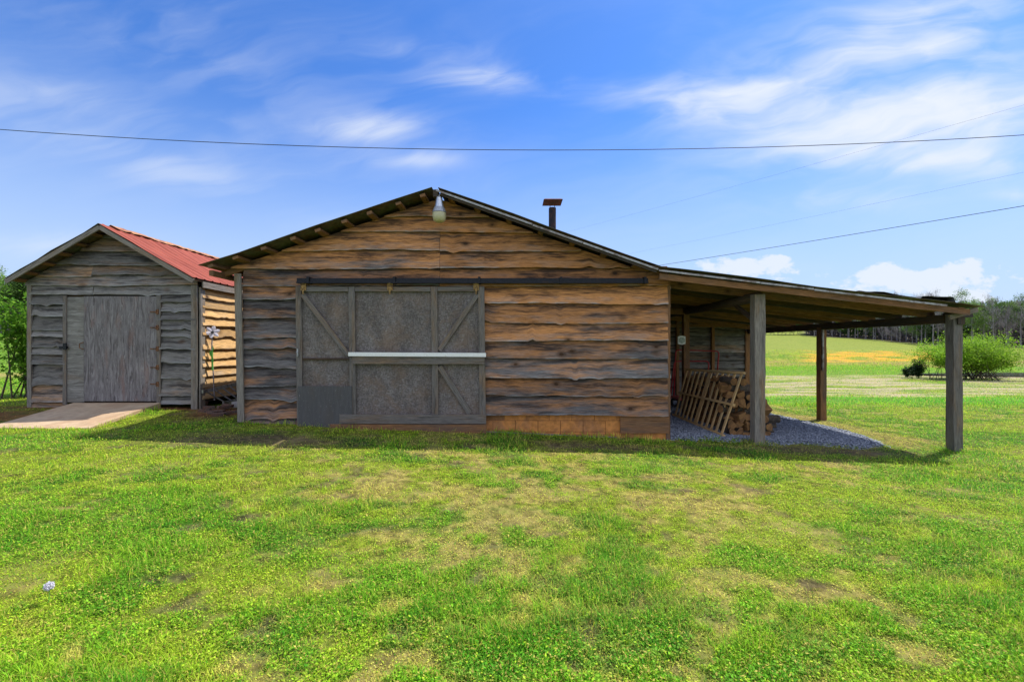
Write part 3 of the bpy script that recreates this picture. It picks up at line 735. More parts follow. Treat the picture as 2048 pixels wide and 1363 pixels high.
# track and sliding door
mb = MB(); zt = bz(564); mb.box(bx(603), bx(1290), BY-.17, BY-.11, zt-.045, zt+.045); mb.box(bx(603), bx(1290), BY-.19, BY-.17, zt-.045, zt-.02)
track = mb.build('door_track', M['steel'], barn)
for px in (626, 794, 960, 1120, 1284):
    mb = MB(); mb.box(bx(px)-.02, bx(px)+.02, BY-.20, BY-.05, zt-.05, zt+.065); mb.build('track_bracket', M['steel'], track)
door = empty('sliding_door', (0, BY-.15, 0)); door.parent = barn; door.location = Vector((bx(786), BY-.13, 0))-world_loc(barn)
def dsh(x, z): return x+(2.55-z)*.011-.012
DY = BY-.10
def dpart(name, mat, a, b, w, th=.03, y=None, lab=None):
    y = DY-.02 if y is None else y
    A = Vector((dsh(bx(a[0]), bz(a[1])), y, bz(a[1]))); B = Vector((dsh(bx(b[0]), bz(b[1])), y, bz(b[1])))
    mb = MB(); mb.beam(A, B, th, w/BS, (B-A).normalized().cross(Vector((0, 1, 0))), jit=.0015); o = mb.build(name, mat, door)
    if lab: o['label'] = lab
    return o
def dpanel(name, mat, x0, y0, x1, y1, yd, lab=None, rot=False):
    mb = MB(); zt_, zb = bz(y0), bz(y1)
    c = [(dsh(bx(x0), zb), zb), (dsh(bx(x1), zb), zb), (dsh(bx(x1), zt_), zt_), (dsh(bx(x0), zt_), zt_)]
    for yy_ in (yd, yd+.012):
        for (x, z) in c: mb.v.append(Vector((x, yy_, z)))
    uvq = [(z, x) for (x, z) in c] if rot else c
    mb.face((0, 1, 2, 3), uvq)
    for f in ((5, 4, 7, 6), (4, 5, 1, 0), (5, 6, 2, 1), (6, 7, 3, 2), (7, 4, 0, 3)): mb.face(f, [(0, 0)]*4)
    o = mb.build(name, mat, door)
    if lab: o['label'] = lab
    return o
dpanel('door_panel', M['osb'], 606, 583, 708, 862, DY+.012)
dpanel('door_panel', M['osb'], 710, 583, 872, 862, DY+.012)
dpanel('door_panel', M['osb'], 874, 583, 965, 862, DY+.012)
dpanel('lower_patch', M['patch'], 604, 770, 709, 862, DY-.055, 'smooth dark plywood patch', rot=True)
for (a, b) in ((600, 611), (704, 716), (866, 878), (959, 971)):
    dpart('stile', M['grey'], ((a+b)/2, 575), ((a+b)/2, 862), b-a)
for (x0, x1) in ((612, 703), (717, 865), (879, 958)): dpart('top_rail', M['grey'], (x0, 580), (x1, 580), 9)
dpart('middle_rail', M['dark'], (612, 717), (703, 717), 4, y=DY-.01)
dpart('brace', M['grey'], (613, 590), (702, 709), 9, .028)
dpart('brace', M['grey'], (957, 590), (881, 700), 9, .028)
dpart('brace', M['grey'], (881, 732), (940, 824), 10, .028)
dpart('cross_board', M['grey'], (712, 719), (970, 719.5), 15, .035, y=DY-.06)
dpart('cross_trim', M['white'], (705, 707.5), (973, 709), 7.5, .06, y=DY-.075, lab='white painted trim strip across the door')
dpart('kick_board', M['grey'], (685, 834), (972, 834.5), 18, .03, y=DY-.055)
dpart('kick_board', M['brown'], (667, 853), (972, 853.5), 17, .034, y=DY-.052, lab='brown stained bottom kick board')
for px in (616, 786, 955):
    mb = MB(); x = dsh(bx(px), 2.5); z0 = bz(571)
    mb.box(x-.048, x+.048, DY-.05, DY-.035, z0-.10, z0+.03); mb.beam((x, DY-.055, z0-.02), (x, DY-.055, z0-.17), .05, .012, (0, 1, 0), taper=.5)
    mb.lathe((x, DY-.055, z0+.02), [(.0, -.02), (.03, -.015), (.03, .015), (0, .02)], 12)
    mb.build('hanger', M['hanger'], door)
mb = MB(); x = bx(604); mb.box(x-.012, x+.012, DY-.06, DY-.045, bz(712), bz(697)); mb.tube([(x-.02, DY-.06, bz(704)), (x+.02, DY-.07, bz(704))], .008); mb.build('latch', M['zinc'], door)

# stove pipe
cx, cy = .865, 9.0
chim = MB(); chim.tube([(cx, cy, 3.2), (cx, cy, 4.455)], .078, 20); chim = chim.build('chimney', M['dark'], barn); chim.data.materials.clear(); chim.data.materials.append(plain('sooty rust pipe', (.02, .017, .022), .7, .2, .3, 12, (.05, .025, .02)))
mb = MB()
for a in (45, 135, 225, 315): mb.box(cx+.07*math.cos(R(a))-.003, cx+.07*math.cos(R(a))+.003, cy+.07*math.sin(R(a))-.005, cy+.07*math.sin(R(a))+.005, 4.44, 4.575)
mb.box(cx-.20, cx+.20, cy-.2, cy+.2, 4.57, 4.578); i = len(mb.v)
mb.v += [Vector((cx-.20, cy-.2, 4.579)), Vector((cx+.2, cy-.2, 4.579)), Vector((cx+.2, cy+.2, 4.579)), Vector((cx-.2, cy+.2, 4.579)), Vector((cx-.16, cy, 4.66)), Vector((cx+.19, cy, 4.66))]
for f in ((i, i+1, i+5, i+4), (i+2, i+3, i+4, i+5), (i+1, i+2, i+5), (i+3, i, i+4)): mb.face(f, [(0, 0)]*len(f))
mb.build('chimney_cap', plain('rusty cap', (.13, .035, .03), .8, .1, .3, 12, (.05, .02, .02)), chim)
mb = MB(); mb.lathe((cx, cy, 3.40), [(.13, -.04), (.10, .06), (.08, .08)], 18); mb.build('flashing', M['rust_steel'], chim)

# lean-to frame
def lz(x): return zr(x)-.035
PY = 7.35
def post(x0, x1, y0, y1, zt_, mat, lab=None, lean=0.0):
    mb = MB(); zb = g1((x0+x1)/2, y0)-.15
    mb.beam(((x0+x1)/2+lean, (y0+y1)/2, zb), ((x0+x1)/2, (y0+y1)/2, zt_), x1-x0, y1-y0, (0, 1, 0), jit=.005); o = mb.build('post', mat, barn)
    if lab: o['label'] = lab
    return o
post(7.725, 7.885, PY, PY+.14, 2.06, M['grey'], 'thick silvered outer front post', .012)
post(4.25, 4.435, PY, PY+.15, 2.41, M['post'], 'pale weathered inner front post')
post(7.68, 7.83, 10.45, 10.6, 1.98, M['brown']); post(4.28, 4.42, 10.45, 10.6, 2.4, M['brown'])
post(7.62, 7.78, 13.7, 13.85, 2.0, M['brown']); post(4.28, 4.42, 13.6, 13.75, 2.4, M['brown'])
mb = MB(); mb.box(7.69, 7.70+.03, 10.40, 10.44, .9, 2.02, jit=.002); mb.build('post_strap', M['drip'], barn)
mb = MB(); mb.beam((7.76, PY+.15, 1.985), (7.74, 13.9, 1.985), .13, .155, jit=.006); mb.build('beam', M['dark'], barn)
mb = MB(); mb.tube([(4.34, PY+.02, 2.37), (4.36, 9.2, 2.36), (4.33, 11, 2.38), (4.35, 13.8, 2.37)], [.09, .085, .09, .08], 10); mb.build('beam', M['dark'], barn, smooth=True)
mb = MB(); mb.beam((2.95, 10.55, 2.42), (4.3, 10.5, 2.36), .12, .14, jit=.006); mb.build('cross_beam', M['brown'], barn)
k = 0; y = 7.19
while y < 13.9:
    mb = MB(); j = rnd.uniform(-.04, .04) if k else 0
    x0 = XR+.06 if k else XR-.25
    mb.beam((x0, y+j, lz(x0)-.10), (7.82+rnd.uniform(-.01, .05)*(k > 0), y+j*.5, lz(7.82)-.055), .05, rnd.uniform(.105, .135) if k else .10, jit=.005)
    mb.build('rafter', M[('brown', 'brown', 'dark')[k % 3]], barn); y += .63; k += 1
for x in np.arange(3.0, 7.8, .52):
    x = float(x)+rnd.uniform(-.04, .04); mb = MB(); mb.beam((x, FY+.06, lz(x)-.012), (x, 13.9, lz(x)-.012), .10, .022, (.11, 0, 1), jit=.003); mb.build('purlin', M['brown'], barn)
mb = MB(); mb.beam((7.60, PY-.05, 2.0), (8.12, PY-.02, 2.145), .035, .085, jit=.006); mb.build('end_plank', M['post'], barn)
mb = MB(); mb.beam((7.82, PY+.22, 2.06), (8.26, PY+.24, 2.075), .12, .10, jit=.009); mb.build('beam_end', M['dark'], barn)
mb = MB(); mb.box(7.78, 7.895, PY-.03, PY-.005, 1.88, 2.02, jit=.004); mb.build('post_cap_block', M['dark'], barn)
mb = MB(); siding(mb, (0, 13.8, 0), (1, 0, 0), (0, -1, 0), [2.35, 2.1, 1.84, 1.56, 1.3, 1.05, .8, .5, .2, -.1, -.4], XR+.03, 7.66, lambda u: lz(u)-.06, step=.08, brown=.35, amp=.01)
mb.build('back_wall', M['shed'], barn)
for x in (3.4, 5.35, 6.5):
    mb = MB(); mb.box(x, x+.09, 13.65, 13.74, -.4, zr(x)-.16, jit=.003); mb.build('stud', M['brown'], barn)
for (x0, x1) in ((3.0, 7.6),):
    mb = MB(); mb.box(x0, x1, 13.66, 13.7, 2.12, 2.22, jit=.003); mb.build('girt', M['brown'], barn)
mb = MB(); mb.beam((4.37, PY+.2, 1.95), (4.34, PY+.85, 2.32), .06, .06, jit=.003); mb.build('knee_brace', M['dark'], barn)

# crumpled offcuts of roofing lying on the lean-to corner
def crumple(name, x0, x1, y0, y1, zf, lab, seed, fold=.05, group=None):
    mb = MB(); nx, ny = 14, 8; r2 = random.Random(seed)
    for j in range(ny+1):
        for i in range(nx+1):
            x = x0+(x1-x0)*i/nx; yv = y0+(y1-y0)*j/ny
            z = zf(x)+fold*max(0, math.sin(i*.9+j*.3+seed))*.35+(fold*1.1 if i > nx-3 and seed % 2 else 0)*(i-nx+3)/3+r2.uniform(-.004, .004)
            mb.v.append(Vector((x, yv+.02*math.sin(i*.8), z)))
    for j in range(ny):
        for i in range(nx):
            q0 = j*(nx+1)+i; mb.face((q0, q0+1, q0+nx+2, q0+nx+1), [(0, 0)]*4)
    o = mb.build(name, M['roof_tin'], None, smooth=False); sm = o.modifiers.new('s', 'SOLIDIFY'); sm.thickness = .006
    tag(o, lab, 'metal sheet', group); return o
M['roof_tin'] = plain('weathered grey tin', (.14, .145, .13), .55, .4, .25, 4, (.08, .075, .05), thr=(.4, .62))
mb = MB(); prof = [(6.93, .035), (6.99, .075), (7.08, .088), (7.22, .094), (7.36, .105), (7.46, .125), (7.50, .128), (7.52, .10), (7.50, .05), (7.52, .015)]
for j in range(7):
    y = 7.13+.2*j
    for i, (x, dz) in enumerate(prof): mb.v.append(Vector((x+rnd.uniform(-.01, .01)+.02*j*(i > 6), y+.02*math.sin(i*1.3), zr(x)+dz*(1-.09*j)+rnd.uniform(-.004, .004))))
n_ = len(prof)
for j in range(6):
    for i in range(n_-1): q0 = j*n_+i; mb.face((q0, q0+1, q0+n_+1, q0+n_), [(0, 0)]*4)
o = mb.build('metal_sheet', M['roof_tin']); sm = o.modifiers.new('s', 'SOLIDIFY'); sm.thickness = .006; tag(o, 'bent grey tin sheet with a folded-down end lying loose at the lean-to roof corner', 'metal sheet')
crumple('metal_sheet', 5.9, 6.85, 7.14, 8.7, lambda x: zr(x)+.028+.03*math.sin((x-5.9)*3.3), 'long lifted tin sheet lapped over the middle of the lean-to roof', 2, .012)
crumple('metal_sheet', 7.45, 8.1, 7.25, 8.1, lambda x: zr(x)+.03, 'ragged tin sheet overhanging the outer post at the lean-to corner', 4, .05)

# dusk-to-dawn lamp under the ridge
lp = empty('barn_light', (-1.24, 7.12, 3.62), 'silver cone yard light with cream glass hanging under the barn ridge', 'lamp')
L0 = Vector((-1.24, 7.16, 0)); S2 = F/7.16
def lzp(py): return EYE-(py-HY)/S2
mb = MB(); mb.lathe(L0, [(.0, lzp(393)), (.04, lzp(393.5)), (.052, lzp(396)), (.056, lzp(399)), (.08, lzp(414)), (.086, lzp(417))], 28); mb.build('lamp_housing', plain('bright zinc', (.55, .58, .62), .3, .8, .08, 8, bmp=0), lp, True)
mb = MB(); mb.lathe(L0, [(.088, lzp(415)), (.116, lzp(423)), (.120, lzp(425.5)), (.10, lzp(426))], 44, ribs=1, rdepth=-.03); mb.build('reflector_collar', M['zinc'], lp)
mb = MB(); mb.lathe(L0, [(.114, lzp(426.2)), (.113, lzp(434)), (.098, lzp(441)), (.06, lzp(444)), (0, lzp(444.5))], 28); mb.build('lamp_lens', M['glass'], lp, True)
mb = MB(); mb.tube([L0+Vector((0, 0, lzp(393))), L0+Vector((0, .05, lzp(388))), L0+Vector((0, .22, lzp(384)))], .02, 10); mb.build('mounting_arm', M['zinc'], lp, True)

# ------------------------------------------------------------------ SHED
SY = 8.65; SS = F/SY
def sx(px): return (px-HX)/SS
def sz(py): return EYE-(py-HY)/SS
shed = empty('shed', (-8.2, 10.5, .3), 'smaller grey plank shed with a red tin roof and plywood door', 'shed')
SXL, SXR = sx(66), sx(398); SBK = 13.6; SF = 8.3
SPK = (-8.17, 3.93); SEL = (-10.03, 2.85); SER = (-6.31, 2.86)
def szr(x): return float(np.interp(x, [SEL[0], SPK[0], SER[0]], [SEL[1], SPK[1], SER[1]]))
mb = MB()
te = [sz(y) for y in (478, 503, 530, 552, 571, 590)]
siding(mb, (0, SY, 0), (1, 0, 0), (0, -1, 0), te[:5], SXL-.08, SXR+.02, lambda u: szr(u)-.07, brown=.55, amp=.012, notch=1.0, splits=((3, -8.6),))
siding(mb, (0, SY, 0), (1, 0, 0), (0, -1, 0), te[5:], SXL, SXR, lambda u: te[4]+.05, brown=.15, amp=.008, splits=((0, sx(192)),))
siding(mb, (0, SY, 0), (1, 0, 0), (0, -1, 0), [sz(y) for y in (609, 634, 660, 674, 693, 708, 730, 767, 803, 816)], SXL, sx(137), lambda u: te[5]+.05, bfun=lambda z, ci: .2 if z > .7 else .75, amp=.012, notch=2)
siding(mb, (0, SY, 0), (1, 0, 0), (0, -1, 0), [sz(y) for y in (605, 622, 640, 660, 672, 698, 725, 757, 793, 806)], sx(322), SXR-.02, lambda u: te[5]+.05, bfun=lambda z, ci: .2 if z > .5 else .4, amp=.012, notch=2)
mb.build('front_siding', M['shed'], shed)
side_e = [sz(y) for y in (578, 593, 613, 632, 651, 669, 697, 717, 734, 754, 775, 800)]
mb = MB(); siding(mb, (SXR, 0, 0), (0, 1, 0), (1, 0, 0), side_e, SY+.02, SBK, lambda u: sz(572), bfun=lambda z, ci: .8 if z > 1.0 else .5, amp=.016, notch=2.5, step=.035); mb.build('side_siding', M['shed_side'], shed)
mb = MB(); siding(mb, (SXL, 0, 0), (0, 1, 0), (-1, 0, 0), side_e, SY+.02, SBK, lambda u: sz(572), brown=.3, step=.07)
siding(mb, (0, SBK, 0), (1, 0, 0), (0, 1, 0), te[:5]+side_e, SXL, SXR, lambda u: szr(u)-.07, brown=.3, step=.07); mb.build('rear_siding', M['shed'], shed)
for (x, w_) in ((sx(393.5), .125), (sx(66), .085)):
    mb = MB(); mb.box(x-w_/2, x+w_/2, SY-.075, SY-.045, sz(820), sz(571), jit=.002); mb.build('corner_board', M['post'], shed)
mb = MB(); mb.box(SXR+.03, SXR+.06, SY-.04, SY+.09, sz(818), sz(575), jit=.002); mb.build('corner_board', M['post'], shed)
for (px, w_, top) in ((136.5, 7, 592), (323, 8, 590)):
    mb = MB(); mb.box(sx(px-w_/2), sx(px+w_/2), SY-.075, SY-.05, sz(808), sz(top), jit=.002); mb.build('door_jamb', M['grey'], shed)
sdoor = empty('door', (0, 0, 0)); sdoor.parent = shed; sdoor.location = Vector((sx(230), SY-.05, 1.4))-world_loc(shed)
def pan(name, mat, x0, y0, x1, y1, Y, par, vert=True):
    mb = MB(); X0, X1, Z0, Z1 = sx(x0), sx(x1), sz(y1), sz(y0)
    c = [(X0, Z0), (X1, Z0), (X1, Z1), (X0, Z1)]
    for yy_ in (Y, Y+.02):
        for (x, z) in c: mb.v.append(Vector((x, yy_, z)))
    mb.face((0, 1, 2, 3), [(z, x) if vert else (x, z) for (x, z) in c])
    for f in ((5, 4, 7, 6), (4, 5, 1, 0), (5, 6, 2, 1), (6, 7, 3, 2), (7, 4, 0, 3)): mb.face(f, [(0, 0)]*4)
    return mb.build(name, mat, par)
pan('door_panel', M['ply'], 174, 593, 318, 801, SY-.062, sdoor)
pan('door_panel', M['ply_side'], 140, 594, 173, 803, SY-.055, sdoor, False)['label'] = 'narrow cross-grained plywood strip'
for py in (624, 655, 697, 734, 767):
    mb = MB(); mb.beam((sx(306), SY-.072, sz(py)), (sx(319), SY-.072, sz(py)), .008, .02, taper=1.0); mb.tube([(sx(319), SY-.078, sz(py+4)), (sx(319), SY-.078, sz(py-4))], .011, 8); mb.box(sx(320), sx(324), SY-.083, SY-.075, sz(py+5), sz(py-5)); mb.build('hinge', M['rust_steel'], sdoor)
mb = MB(); mb.tube([(sx(174), SY-.07, sz(684)), (sx(170), SY-.11, sz(687)), (sx(170), SY-.11, sz(695)), (sx(174), SY-.07, sz(698))], .009, 8); mb.build('handle', M['rust_steel'], sdoor)
mb = MB(); mb.box(sx(128), sx(145), SY-.10, SY-.088, sz(697), sz(692)); mb.box(sx(138), sx(144), SY-.12, SY-.10, sz(699), sz(686)); mb.build('hasp', M['steel'], sdoor)
mb = MB(); mb.box(SXL+.03, SXR-.03, SY+.008, SY+.03, .35, 2.62, jit=0); mb.build('sheathing', M['dark'], shed)
# roof
mb = MB(); sheet(mb, SPK, SER, SF, SBK+.3, rib=.23, h=.022, dy=.029, wob=.006); o = mb.build('roof_panel', M['red_tin'], shed); o['label'] = 'faded red ribbed tin roof slope'
mb = MB(); sheet(mb, SPK, SEL, SF, SBK+.3, rib=.23, h=.022, dy=.029, wob=.006, seed=5); mb.build('roof_panel', M['roof_rust'], shed)
mb = MB()
n = 60
for j in range(n+1):
    y = SF+.25+(SBK+.06-SF)*j/n; wv = rnd.uniform(-.012, .02)
    mb.v += [Vector((SPK[0]-.14, y, SPK[1]-.055+wv)), Vector((SPK[0], y, SPK[1]+.035+wv*.5)), Vector((SPK[0]+.15+wv, y, SPK[1]-.055+abs(wv)))]
for j in range(n):
    q0 = j*3; mb.face((q0, q0+1, q0+4, q0+3), [(0, 0)]*4); mb.face((q0+1, q0+2, q0+5, q0+4), [(0, 0)]*4)
mb.build('ridge_cap', plain('rusty ridge cap', (.42, .20, .09), .7, .15, .3, 6, (.28, .10, .05)), shed)
for (a, b) in ((SPK, SEL), (SPK, SER)):
    mb = MB(); mb.beam((a[0], SF+.02, a[1]-.075), (b[0], SF+.02, b[1]-.075), .025, .085, jit=.002); mb.build('barge_board', M['post'], shed)
for (a, b) in ((SPK, SEL), (SPK, SER)):
    for tt in (.12, .3, .48, .66, .84, .97): mb = MB(); x = a[0]+(b[0]-a[0])*tt; z = a[1]+(b[1]-a[1])*tt-.05; mb.beam((x, SF+.035, z), (x, SBK+.25, z), .08, .03, (math.copysign(.58, b[0]-a[0]), 0, 1), jit=.002); mb.build('purlin', M['brown'], shed)
mb = MB(); mb.beam((SER[0]-.025, SF+.3, 2.76), (SER[0]-.025, SBK+.3, 2.76), .025, .12, jit=.002); mb.build('fascia', M['post'], shed)
for (x, y) in ((SXL+.15, SY+.15), (SXR-.1, SY+.15), (-8.1, SY+.2), (SXR-.1, 10.6), (SXR-.1, 12.6), (SXL+.15, 12.6)):
    mb = MB()
    for k in range(4): mb.box(x-.1+rnd.uniform(-.01, .01), x+.1, y-.1, y+.1+rnd.uniform(-.01, .01), .08+k*.068, .08+k*.068+.06)
    mb.build('footing', M['brick'], shed)
mb = MB(); mb.box(SXL+.05, SXR-.03, SY+.06, SBK-.05, sz(806), sz(800)); mb.build('floor', M['dark'], shed)

# concrete ramp
mb = MB(); x0, x1 = -8.95, -7.17; ny = 10; 
for j in range(ny+1):
    yv = 7.12+(SY-.08-7.12)*j/ny; z = np.interp(yv, [7.12, 8.57], [g1(-8, 7.12)+.012, sz(804)])
    for k in range(9): mb.v.append(Vector((x0+(x1-x0)*k/8+rnd.uniform(-.004, .004), yv+(rnd.uniform(-.02, .02) if j == 0 else 0), float(z)+rnd.uniform(-.002, .002))))
i1 = len(mb.v)
for j in range(ny):
    for k in range(8): q0 = j*9+k; mb.face((q0, q0+1, q0+10, q0+9), [(0, 0)]*4)
for j in range(ny+1):
    yv = 7.12+(SY-.08-7.12)*j/ny; mb.v.append(Vector((x1, yv, -.1))); mb.v.append(Vector((x0, yv, -.1)))
for j in range(ny):
    mb.face((j*9+8, (j+1)*9+8, i1+2*(j+1), i1+2*j)[::-1], [(0, 0)]*4); mb.face(((j+1)*9, j*9, i1+2*j+1, i1+2*j+3)[::-1], [(0, 0)]*4)
mb.face(tuple(range(9))[::-1]+(i1+1, i1), [(0, 0)]*11)
tag(mb.build('ramp', M['concrete'], origin=(-8, 8, 0)), 'sloping tan concrete ramp in front of the shed door', 'ramp')

# things in the passage between the sheds
lad = empty('ladder', (-5.9, 9.0, .3), 'grey metal ladder lying on its side against the shed wall', 'ladder')
A = P(405, 783, 8.55); B = P(492, 763, 10.0); A2 = P(446, 806, 8.9); B2 = P(520, 790, 10.2)
mb = MB(); mb.beam(A, B, .03, .07); mb.build('rail', M['zinc'], lad); mb = MB(); mb.beam(A2, B2, .03, .07); mb.build('rail', M['zinc'], lad)
for k in range(6):
    tt = .06+k*.17; mb = MB(); mb.tube([A.lerp(B, tt), A2.lerp(B2, tt)], .015, 8); mb.build('rung', M['zinc'], lad)
mb = MB(); mb.tube([P(484, 799, 8.6), P(480, 797, 9.8)], .035, 12); tag(mb.build('pipe', M['white'], origin=P(484, 799, 8.6)), 'short white pipe end poking out beside the barn corner board', 'pipe')
br = None; spots = [(410, 818, 8.35, .2), (424, 822, 8.2, -.3), (418, 812, 8.4, .6), (438, 820, 8.3, .1), (452, 822, 8.15, -.5), (466, 817, 8.35, .3), (446, 811, 8.5, 1.0), (436, 828, 8.0, .5), (455, 805, 8.7, .1)]
for i, (px, py, Y, a) in enumerate(spots):
    if br is None:
        mb = MB(); mb.box(-.1, .1, -.048, .048, 0, .06, jit=.003); br = mb.build('brick', M['brick']); o = br
    else: o = br.copy(); COL.objects.link(o)
    x = (px-HX)*Y/F; o.location = (x, Y, g1(x, Y)-.008+(.055 if i in (2, 6, 8) else 0)); o.rotation_euler = (rnd.uniform(-.1, .1), rnd.uniform(-.1, .1), a)
    tag(o, 'dark loose brick in the heap between the shed and the barn', 'brick', 'bricks heaped between the shed and the barn')
mb = MB(); mb.box(-.3, .3, -.1, .1, 0, .12, jit=.006); o = mb.build('stone_block', M['stone']); o.location = (-5.65, 9.0, g1(-5.65, 9)+.02); tag(o, 'long grey stone block lying under the ladder', 'block')

fl = empty('garden_flower', P(427, 800, 8.85), 'white metal garden flower on a green stem leaning by the shed wall', 'garden ornament')
hd = P(425, 664, 8.85); mb = MB(); mb.tube([P(429, 800, 8.85), P(426, 735, 8.85), P(423, 700, 8.85), hd], .012, 8); mb.build('stem', M['greybark'], fl)
def petals(n, L, W, c, nrm, tilt, seed):
    mb = MB(); nrm = Vector(nrm).normalized(); ax = nrm.cross(Vector((0, 0, 1))).normalized(); ay = nrm.cross(ax)
    for k in range(n):
        a = 2*math.pi*k/n+seed; dd = (ax*math.cos(a)+ay*math.sin(a)); sd_ = nrm.cross(dd); i = len(mb.v)
        for (r_, w_) in ((.1, .15), (.35, .8), (.7, 1), (1, .35)):
            p = c+dd*L*r_+nrm*L*r_*tilt*(1-r_*.5); mb.v += [p-sd_*W*w_/2, p+nrm*.008, p+sd_*W*w_/2]
        for j in range(3):
            for s_ in (0, 1): q0 = i+j*3+s_; mb.face((q0, q0+1, q0+4, q0+3), [(0, 0)]*4)
    return mb
petals(6, .135, .08, hd, (.55, -.8, .25), .25, .3).build('petal', M['petal'], fl)
mb = MB(); mb.lathe(hd+Vector((.02, -.03, 0)), [(0, -.03), (.028, -.01), (.028, .01), (0, .03)], 12); mb.build('flower_centre', M['rubber'], fl)
mb = MB()
for (py, s_) in ((705, 1), (716, -1), (728, 1)):
    p = P(424.5, py, 8.83); i = len(mb.v); mb.v += [p, p+Vector((s_*.05, -.02, .08)), p+Vector((s_*.03, -.03, .17)), p+Vector((s_*.0, 0, .09))]; mb.face((i, i+1, i+2, i+3), [(0, 0)]*4)
mb.tube([P(425, 740, 8.83), P(424, 700, 8.83)], .017, 8); mb.build('leaf', M['green_paint'], fl)

# ------------------------------------------------------------------ things under the lean-to
pn = empty('slat_panel', (3.87, 8.9, -.2), 'long yellowish slatted wooden panel leaning on the firewood stack', 'slatted panel')
bl, brt = Vector((3.86, 10.05, g1(3.86, 10)+.05)), Vector((3.90, 7.82, g1(3.9, 7.8)+.035))
tl, tr = P(1371, 737, 10.05), P(1486, 743.5, 7.82)
def bil(u, v): return bl.lerp(brt, u).lerp(tl.lerp(tr, u), v)
nrm_ = (brt-bl).cross(tl-bl).normalized()
for v in (0.015, .49, .985):
    mb = MB(); off = nrm_*(.0); mb.beam(bil(-.01, v), bil(1.03, v), .045, .05, nrm_, jit=.002); mb.build('rail', M['gate'], pn)
us = [.01, .10, .19, .28, .37, .47, .50, .60, .69, .78, .87, .965]
for k, u in enumerate(us):
    w_ = .055 if k != 5 else .085; mb = MB(); mb.beam(bil(u, -.0)-nrm_*.035, bil(u, 1.0)-nrm_*.035, w_, .022, nrm_, jit=.0015); mb.build('slat', M['gate'], pn)

# firewood: five log shapes, then copies
def log_mesh(seed):
    r2 = random.Random(seed); mb = MB(); L = .42; kind = seed % 3
    if kind == 0: prof = [(math.cos(a), math.sin(a)) for a in np.linspace(0, math.pi*.55, 6)]+[(0, 0)]
    elif kind == 1: prof = [(math.cos(a), math.sin(a)*.8) for a in np.linspace(0, math.pi, 8)]
    else: prof = [(math.cos(a), math.sin(a)) for a in np.linspace(0, 2*math.pi, 10)[:-1]]
    nb = len(prof); bark_edges = {0: 5, 1: 7, 2: 9}[kind]
    cx_ = sum(p[0] for p in prof)/nb; cy_ = sum(p[1] for p in prof)/nb; R_ = {0: .145, 1: .105, 2: .068}[kind]*r2.uniform(.9, 1.1)
    prof = [((p[0]-cx_)*R_*r2.uniform(.93, 1.07), (p[1]-cy_)*R_*r2.uniform(.93, 1.07)) for p in prof]
    S = 4
    for k in range(S+1):
        for (a, b) in prof: mb.v.append(Vector((-L/2+L*k/S+(r2.uniform(-.01, .01) if k in (0, S) else 0), a+r2.uniform(-.004, .004), b+r2.uniform(-.004, .004))))
    for k in range(S):
        for e in range(nb):
            q0 = k*nb+e; q1 = k*nb+(e+1) % nb; isb = e < bark_edges and not (kind == 1 and e == 7)
            mb.face((q0, q1, q1+nb, q0+nb), [(k*.1, e*.03), (k*.1, e*.03+.03), (k*.1+.1, e*.03+.03), (k*.1+.1, e*.03)], mi=0 if isb else 1)
    mb.face(tuple(reversed(range(nb))), [(p[0]*.3, p[1]) for p in reversed(prof)], mi=1); mb.face(tuple(range(S*nb, S*nb+nb)), [(p[0]*.3, p[1]) for p in prof], mi=1)
    o = mb.build('firewood_log', [M['bark'], M['cut']]); return o
protos = [log_mesh(s) for s in range(6)]; used = [False]*6
def place_log(p, yaw, roll, lab, grp, kind=None, sc=1.0):
    k = rnd.randrange(6) if kind is None else kind
    if not used[k]: o = protos[k]; used[k] = True
    else: o = protos[k].copy(); COL.objects.link(o)
    o.location = p; o.rotation_euler = (roll, rnd.uniform(-.06, .06), yaw); o.scale = (sc*rnd.uniform(.92, 1.1),)*3
    tag(o, lab, 'log', grp)
for r_ in range(8):           # end of the stack nearest the camera, split ends showing
    for c_ in range(5 if r_ < 5 else 4 - (r_-5)):
        x = 4.16+c_*.155+rnd.uniform(-.02, .02)+.01*r_; z = g1(x, 8.2)+.08+r_*.138
        cross = (r_ in (3, 6))
        place_log((x, 8.18+rnd.uniform(-.05, .05), z), (math.pi/2 if not cross else .2)+rnd.uniform(-.25, .25), rnd.random()*6.28,
                  'split log with its pale cut end facing out at the front of the firewood stack', 'front end logs of the firewood stack')
for r_ in range(8):
    for c_ in range(11 - (r_ > 6)*3):
        Y = 8.52+c_*.165+rnd.uniform(-.02, .02); z = g1(4.4, Y)+.08+r_*.135
        place_log((4.42+rnd.uniform(-.04, .04), Y, z), rnd.uniform(-.12, .12), rnd.random()*6.28, 'split log stacked in the row behind the slatted panel', 'row of logs behind the slatted panel')
for r_ in range(3):
    for c_ in range(4):
        Y = 8.30+c_*.17+rnd.uniform(-.02, .02); z = g1(4.95, Y)+.075+r_*.12
        place_log((4.98+rnd.uniform(-.05, .07), Y, z), rnd.uniform(-.12, .12), rnd.random()*6.28, 'bark-covered log in the low pile to the right of the inner post', 'low log pile right of the inner post', kind=rnd.choice((2, 5)))

